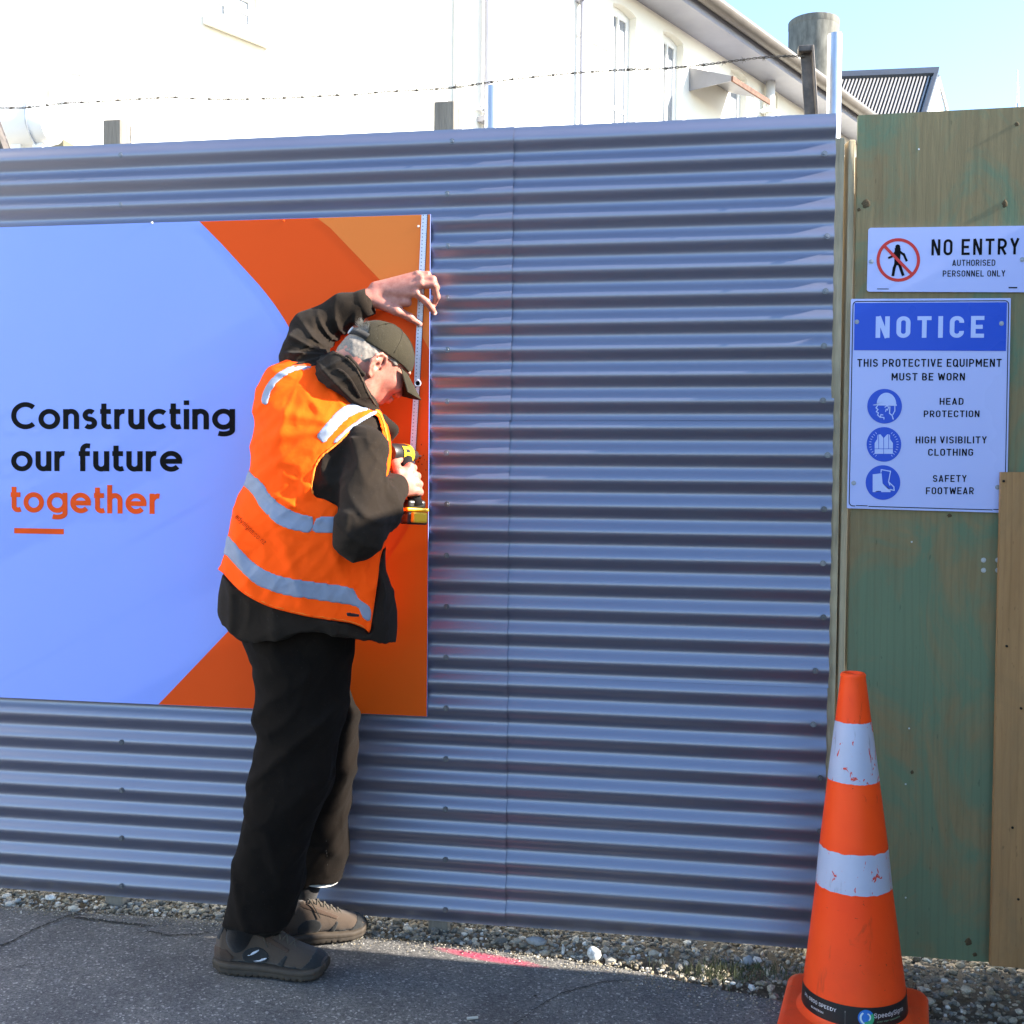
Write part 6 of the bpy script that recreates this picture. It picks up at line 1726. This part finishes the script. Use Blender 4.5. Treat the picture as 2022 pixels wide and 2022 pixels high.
for i in pick:
    p = vv[i]; nr_ = nn_[i]; rel = p-HC
    if rel@nr_ < .02: continue
    d = nr_*.55-Uh*.55-Fh*.35+rng.normal(0, .35, 3); d /= np.linalg.norm(d); L_ = rng.uniform(.008, .017)
    s2 = np.cross(d, nr_); s2 = s2/(np.linalg.norm(s2)+1e-6)*.0006; n = len(V)
    V += [p-s2, p+s2, p+d*L_*.6+s2*.6, p+d*L_*.6-s2*.6, p+d*L_-nr_*.001]; F += [(n, n+1, n+2, n+3), (n+3, n+2, n+4)]
# tuft through the rear opening of the cap
for i in range(420):
    a = rng.uniform(-.9, .9); uu = rng.uniform(.026, .056); p = H(-.092+.010*abs(a)-.3*max(0, uu-.03), .044*a, uu); d = -Fh*.8+Uh*rng.uniform(-.1, .5)+Rh*rng.normal(0, .4)+rng.normal(0, .2, 3); d /= np.linalg.norm(d)
    L_ = rng.uniform(.008, .026); s2 = np.cross(d, Uh)*.0007; n = len(V); V += [p-s2, p+s2, p+d*L_*.6+s2*.6, p+d*L_*.6-s2*.6, p+d*L_]; F += [(n, n+1, n+2, n+3), (n+3, n+2, n+4)]
tag(mesh('hair_strands', V, F, M_hair, hair), kind='stuff')

# ---------------------------------------------------------------- shoes
M_shoe = mk_cloth('taupe_suede', (.065, .045, .032), var=.15, rough=.8, lint=.1, sheen=.2)
M_shoeb = mk_cloth('brown_leather_panel', (.060, .036, .024), var=.2, rough=.6)
M_shoed = mk_cloth('dark_shoe_mesh', (.022, .022, .022), var=.3)
M_sole = mat('shoe_rubber', (.045, .034, .024), .75, 0, var=.35, vs_=30, bump=.3)
M_mid = mat('brown_midsole', (.050, .036, .024), .75, 0, var=.25, vs_=30, bump=.2)
M_lace = mk_cloth('speckled_lace', (.07, .06, .045), var=.6)
M_silver = mat('silver_shoe_flash', (.55, .56, .62), .4)
def shoe(hx, toe, Y0, zb, lean, label=None):
    """hx = heel point, toe = toe point (world x, y); profile measured along the shoe"""
    hx = np.array(hx); toe = np.array(toe); Ls = np.linalg.norm(toe-hx); d = (toe-hx)/Ls; sd_ = np.array([-d[1], d[0]])
    # local frame: u along, v across, w up
    def P(u, v, w): return np.array([*(hx+d*u+sd_*v), zb+w])
    k = Ls/.30
    ux = np.array([0, .02, .05, .09, .13, .17, .21, .25, .28, .295, .30])*k
    wid = np.array([.020, .033, .038, .038, .038, .042, .048, .050, .045, .033, .016])*k
    top = np.array([.088, .118, .122, .124, .130, .108, .085, .070, .060, .050, .038])*k
    bot = np.array([.030, .026, .025, .025, .025, .024, .022, .022, .026, .031, .034])*k
    cen = (hx+toe)/2; lo = np.array([cen[0]-.2, cen[1]-.12, zb-.01]); hi = np.array([cen[0]+.2, cen[1]+.12, zb+.15])
    def field(off, b0=None, t0=None, h=.0030, ex=2.6, wk=0.0):
        g = Field(lo, hi, h); X = g.ax[0][:, None, None]; Yg = g.ax[1][None, :, None]; Zg = g.ax[2][None, None, :]
        u = (X-hx[0])*d[0]+(Yg-hx[1])*d[1]; v = (X-hx[0])*sd_[0]+(Yg-hx[1])*sd_[1]; w = Zg-zb
        uc = np.clip(u, 0, Ls); W = np.interp(uc, ux, wid)+off+wk; Tt = np.interp(uc, ux, top) if t0 is None else np.interp(uc, ux, t0); Bb = np.interp(uc, ux, bot) if b0 is None else np.interp(uc, ux, b0)
        c = (Tt+Bb)/2; hh_ = (Tt-Bb)/2+off
        # upper narrows towards its top
        tap = 1-.38*np.clip((w-Bb)/(Tt-Bb+1e-6), 0, 1)**1.5 if t0 is None else 1.0
        q = (np.abs(v/(W*tap))**ex+np.abs((w-c)/hh_)**ex)**(1/ex); f = (q-1)*np.minimum(W, hh_)*.9
        f = np.maximum(f, np.maximum(-u-off, u-Ls-off)); g.d = np.broadcast_to(f, g.n).astype(np.float32).copy(); g.u, g.v, g.w = u, v, w; return g
    t = person; gU = field(0.0)
    # ankle opening
    p0, p1 = P(.055*k, 0, .075*k), P(.060*k, 0, .16*k); gU.cone(p0, p1, .024*k, .034*k, .006, 'cut')
    up = gU.mesh('shoe', M_shoe, person, 2)
    z4 = np.zeros(len(ux))
    gS = field(.004, b0=z4+np.array([.012, .004, .001, .0, .001, .001, 0, .001, .006, .014, .02])*k, t0=(bot-.001), h=.0030, ex=5)
    # tread notches
    gS.d = np.maximum(gS.d, -(np.maximum(np.abs(((gS.u/k+.006) % .018)-.009)-.0016, gS.w-.005)*np.ones_like(gS.d)))
    so = gS.mesh('sole', M_sole, up, 1)
    gM = field(.0056, b0=bot-.008*k, t0=bot+.003*k, h=.0030, ex=4); gM.mesh('midsole', M_mid, up, 1)
    def overlay(poly_uw, m, name, off=.0022):
        g = field(off); u2, w2 = g.u, g.w
        # polygon test in the (u, w) side view
        Pn = np.array(poly_uw)*k; X2 = np.broadcast_to(u2, g.n).ravel(); Z2 = np.broadcast_to(w2, g.n).ravel()
        near = np.abs(g.d.ravel()) < .012; xs, zs = X2[near], Z2[near]; dd = np.full(xs.shape, 1e9); ins = np.zeros(xs.shape, bool)
        for i in range(len(Pn)):
            a, b = Pn[i], Pn[(i+1) % len(Pn)]; e = b-a; wx, wz = xs-a[0], zs-a[1]; tq = np.clip((wx*e[0]+wz*e[1])/(e@e+1e-12), 0, 1); dd = np.minimum(dd, np.hypot(wx-e[0]*tq, wz-e[1]*tq))
            c = (a[1] <= zs) != (b[1] <= zs); ins ^= c & (xs < a[0]+(zs-a[1])/(b[1]-a[1]+1e-12)*e[0])
        f = np.full(g.d.size, .02, np.float32); f[near] = np.where(ins, -dd, dd); g.d = np.maximum(g.d, f.reshape(g.d.shape)); g.d = np.maximum(g.d, -(field(-.002).d))
        return g.mesh(name, m, up, 1)
    def el(cu, cw, ru, rw, rot=0, n=20):
        return [(cu+ru*math.cos(a)*math.cos(rot)-rw*math.sin(a)*math.sin(rot), cw+ru*math.cos(a)*math.sin(rot)+rw*math.sin(a)*math.cos(rot)) for a in np.linspace(0, 2*math.pi, n+1)[:-1]]
    overlay(el(.118, .052, .038, .026, .12), M_shoed, 'mesh_panel')
    overlay([(.236, .025), (.262, .050), (.275, .072), (.300, .060), (.304, .024)], M_shoed, 'toe_cap')
    overlay([(.170, .028), (.200, .064), (.208, .060), (.192, .028)], M_shoed, 'side_flash')
    overlay([(.0, .086), (.014, .084), (.03, .125), (.0, .13)], M_shoed, 'heel_tab')
    overlay([(-.01, .030), (.050, .030), (.060, .048), (.040, .066), (-.01, .072)], M_shoeb, 'heel_counter')
    overlay([(.085, .118), (.150, .088), (.205, .066), (.212, .074), (.160, .100), (.105, .126)], M_shoeb, 'eyelet_stay')
    overlay([(.060, .026), (.235, .024), (.230, .034), (.150, .032), (.070, .036)], M_shoed, 'mudguard', .0018)
    def slash(a, b, w): d_ = np.array(b)-np.array(a); n_ = np.array([-d_[1], d_[0]])/np.hypot(*d_)*w/2; m_ = (np.array(a)+np.array(b))/2; return [tuple(a), tuple(m_+n_), tuple(b), tuple(m_-n_)]
    for q in (slash((.086, .046), (.140, .078), .0085), slash((.084, .052), (.118, .060), .006), slash((.110, .032), (.162, .058), .0085), slash((.106, .038), (.142, .044), .006)):
        if Y0 == 'near': overlay(q, M_silver, 'silver_flash', .0034)
    overlay([(.068, .094), (.092, .106), (.091, .109), (.067, .097)], M_shoed, 'slot', .0030); overlay([(.070, .086), (.094, .098), (.093, .101), (.069, .089)], M_shoed, 'slot', .0030)
    # laces
    lb = MB()
    for i in range(5):
        u = (.122+.021*i)*k; w = np.interp(u, ux, top)+.001
        for s_ in (1, -1):
            lb.tube([P(u, -s_*.020*k, w-.007*k), P(u+.007*k, 0, w+.001), P(u+.016*k, s_*.020*k, np.interp(u+.016*k, ux, top)-.006*k)], .0022, 6)
    lb.tube([P(.120*k, .004, .133*k), P(.118*k, .022, .130*k), P(.130*k, .030, .110*k), P(.140*k, .034, .095*k)], .0018, 5); lb.tube([P(.120*k, -.004, .133*k), P(.124*k, -.024, .128*k), P(.136*k, -.031, .108*k), P(.150*k, -.038, .080*k)], .0018, 5)
    tag(lb.build('laces', M_lace, up, True), kind='stuff')
    tg_ = MB(); tg_.hexa([P(.096*k, -.020*k, .100*k), P(.122*k, -.018*k, .106*k), P(.122*k, .018*k, .106*k), P(.096*k, .020*k, .100*k), P(.088*k, -.017*k, .128*k), P(.104*k, -.016*k, .130*k), P(.104*k, .016*k, .130*k), P(.088*k, .017*k, .128*k)])
    tg_.build('tongue', M_shoe, up, bevel=.004, seg=2)
    return up
GZ = .004
h_, t_ = at(429, 1900, -.360), at(646, 1905, -.340)
shoe((h_[0], -.360), (t_[0]-.0, -.345), 'near', GZ, 0)
t_ = at(720, 1826, -.060)
shoe((t_[0]-.244, -.205), (t_[0], -.058), 'far', GZ+.002, 0)

# ================================================================== cordless drill in the right hand
M_dy = mat('yellow_tool_plastic', (.80, .45, .02), .4, var=.05); M_dk = mat('black_tool_plastic', (.014, .013, .013), .45, var=.2)
M_chuck = mat('dark_chuck_steel', (.06, .06, .065), .35, .6, var=.2)
rear, tip = A3(766, 895, -.215), A3(823, 900, -.045)
ax_ = tip-rear; Ld = np.linalg.norm(ax_); ax_ /= Ld
drill = empty('cordless_drill', tuple(g1*[1, 1, 0]+[0, 0, float(g1[2])-.03]), 'yellow and black cordless drill held in the right hand against the board', 'drill')
def tubeD(t0, t1, r0, r1, m, name, n=24, bev=None):
    b = MB(); p0, p1 = rear+ax_*Ld*t0, rear+ax_*Ld*t1
    b.tube([p0, p0+(p1-p0)*.06, p0+(p1-p0)*.94, p1], [r0*.88, r0, r1, r1*.88], n); o = b.build(name, m, drill, True); o.modifiers.new('e', 'EDGE_SPLIT').split_angle = R(50); return o
tubeD(0, .50, .029, .031, M_dk, 'motor_housing'); tubeD(.505, .60, .0325, .031, M_dy, 'gearbox_ring'); tubeD(.605, .70, .025, .024, M_dk, 'clutch_ring'); tubeD(.705, .93, .022, .015, M_chuck, 'chuck')
b = MB(); b.tube([rear+ax_*Ld*.92, rear+ax_*(Ld+.030)], [.0032, .0028], 8); b.build('drill_bit', M_chuck, drill, True)
# label plate on the street side of the motor housing
up_ = np.array([0, 0, 1.0]); sdv = np.cross(ax_, up_); sdv /= np.linalg.norm(sdv); up2 = np.cross(sdv, ax_)
if sdv[1] > 0: sdv = -sdv
pv = []
for t_i in (.22, .50):
    for a in np.linspace(-.75, .75, 9):
        pv.append(rear+ax_*Ld*t_i+(sdv*math.cos(a)+up2*math.sin(a))*.0325)
mesh('yellow_label', pv, [(i, i+1, i+10, i+9) for i in range(8)], M_dy, drill)
for (a, b_) in ((.15, .45), (-.35, -.1)):
    vv2 = [rear+ax_*Ld*t_i+(sdv*math.cos(q)+up2*math.sin(q))*.0332 for t_i, q in ((.29, a), (.42, a), (.42, b_), (.29, b_))]
    mesh('label_print', vv2, [(0, 1, 2, 3)], M_dk, drill)
# pistol grip and battery
gb = MB(); gb.tube([g0, g0*.6+g1*.4, g1], [.020, .018, .020], 16); gb.build('grip', M_dk, drill, True)
def oriented_box(c, dims, m, name, bev=.006, yaw=0.0, tilt=0.0):
    b = MB(); Rz = Matrix.Rotation(yaw, 3, 'Z') @ Matrix.Rotation(tilt, 3, 'Y')
    pts = [(-1, -1, -1), (1, -1, -1), (1, 1, -1), (-1, 1, -1), (-1, -1, 1), (1, -1, 1), (1, 1, 1), (-1, 1, 1)]
    b.hexa([tuple(Rz @ Vector((p[0]*dims[0]/2, p[1]*dims[1]/2, p[2]*dims[2]/2))+Vector(c)) for p in pts]); return b.build(name, m, drill, bevel=bev, seg=3)
yw = math.atan2(ax_[1], ax_[0])
yw = R(50)
oriented_box(A3(815, 996, -.185), (.062, .046, .026), M_dk, 'battery_foot', .008, yw, .05)
oriented_box(A3(816, 1006, -.185), (.076, .052, .010), M_dy, 'battery_stripe', .004, yw, .05)
oriented_box(A3(816, 1023, -.185), (.072, .050, .036), M_dk, 'battery', .008, yw, .05)
oriented_box(A3(823, 1022, -.197), (.050, .040, .030), M_dy, 'battery_panel', .006, yw, .05)
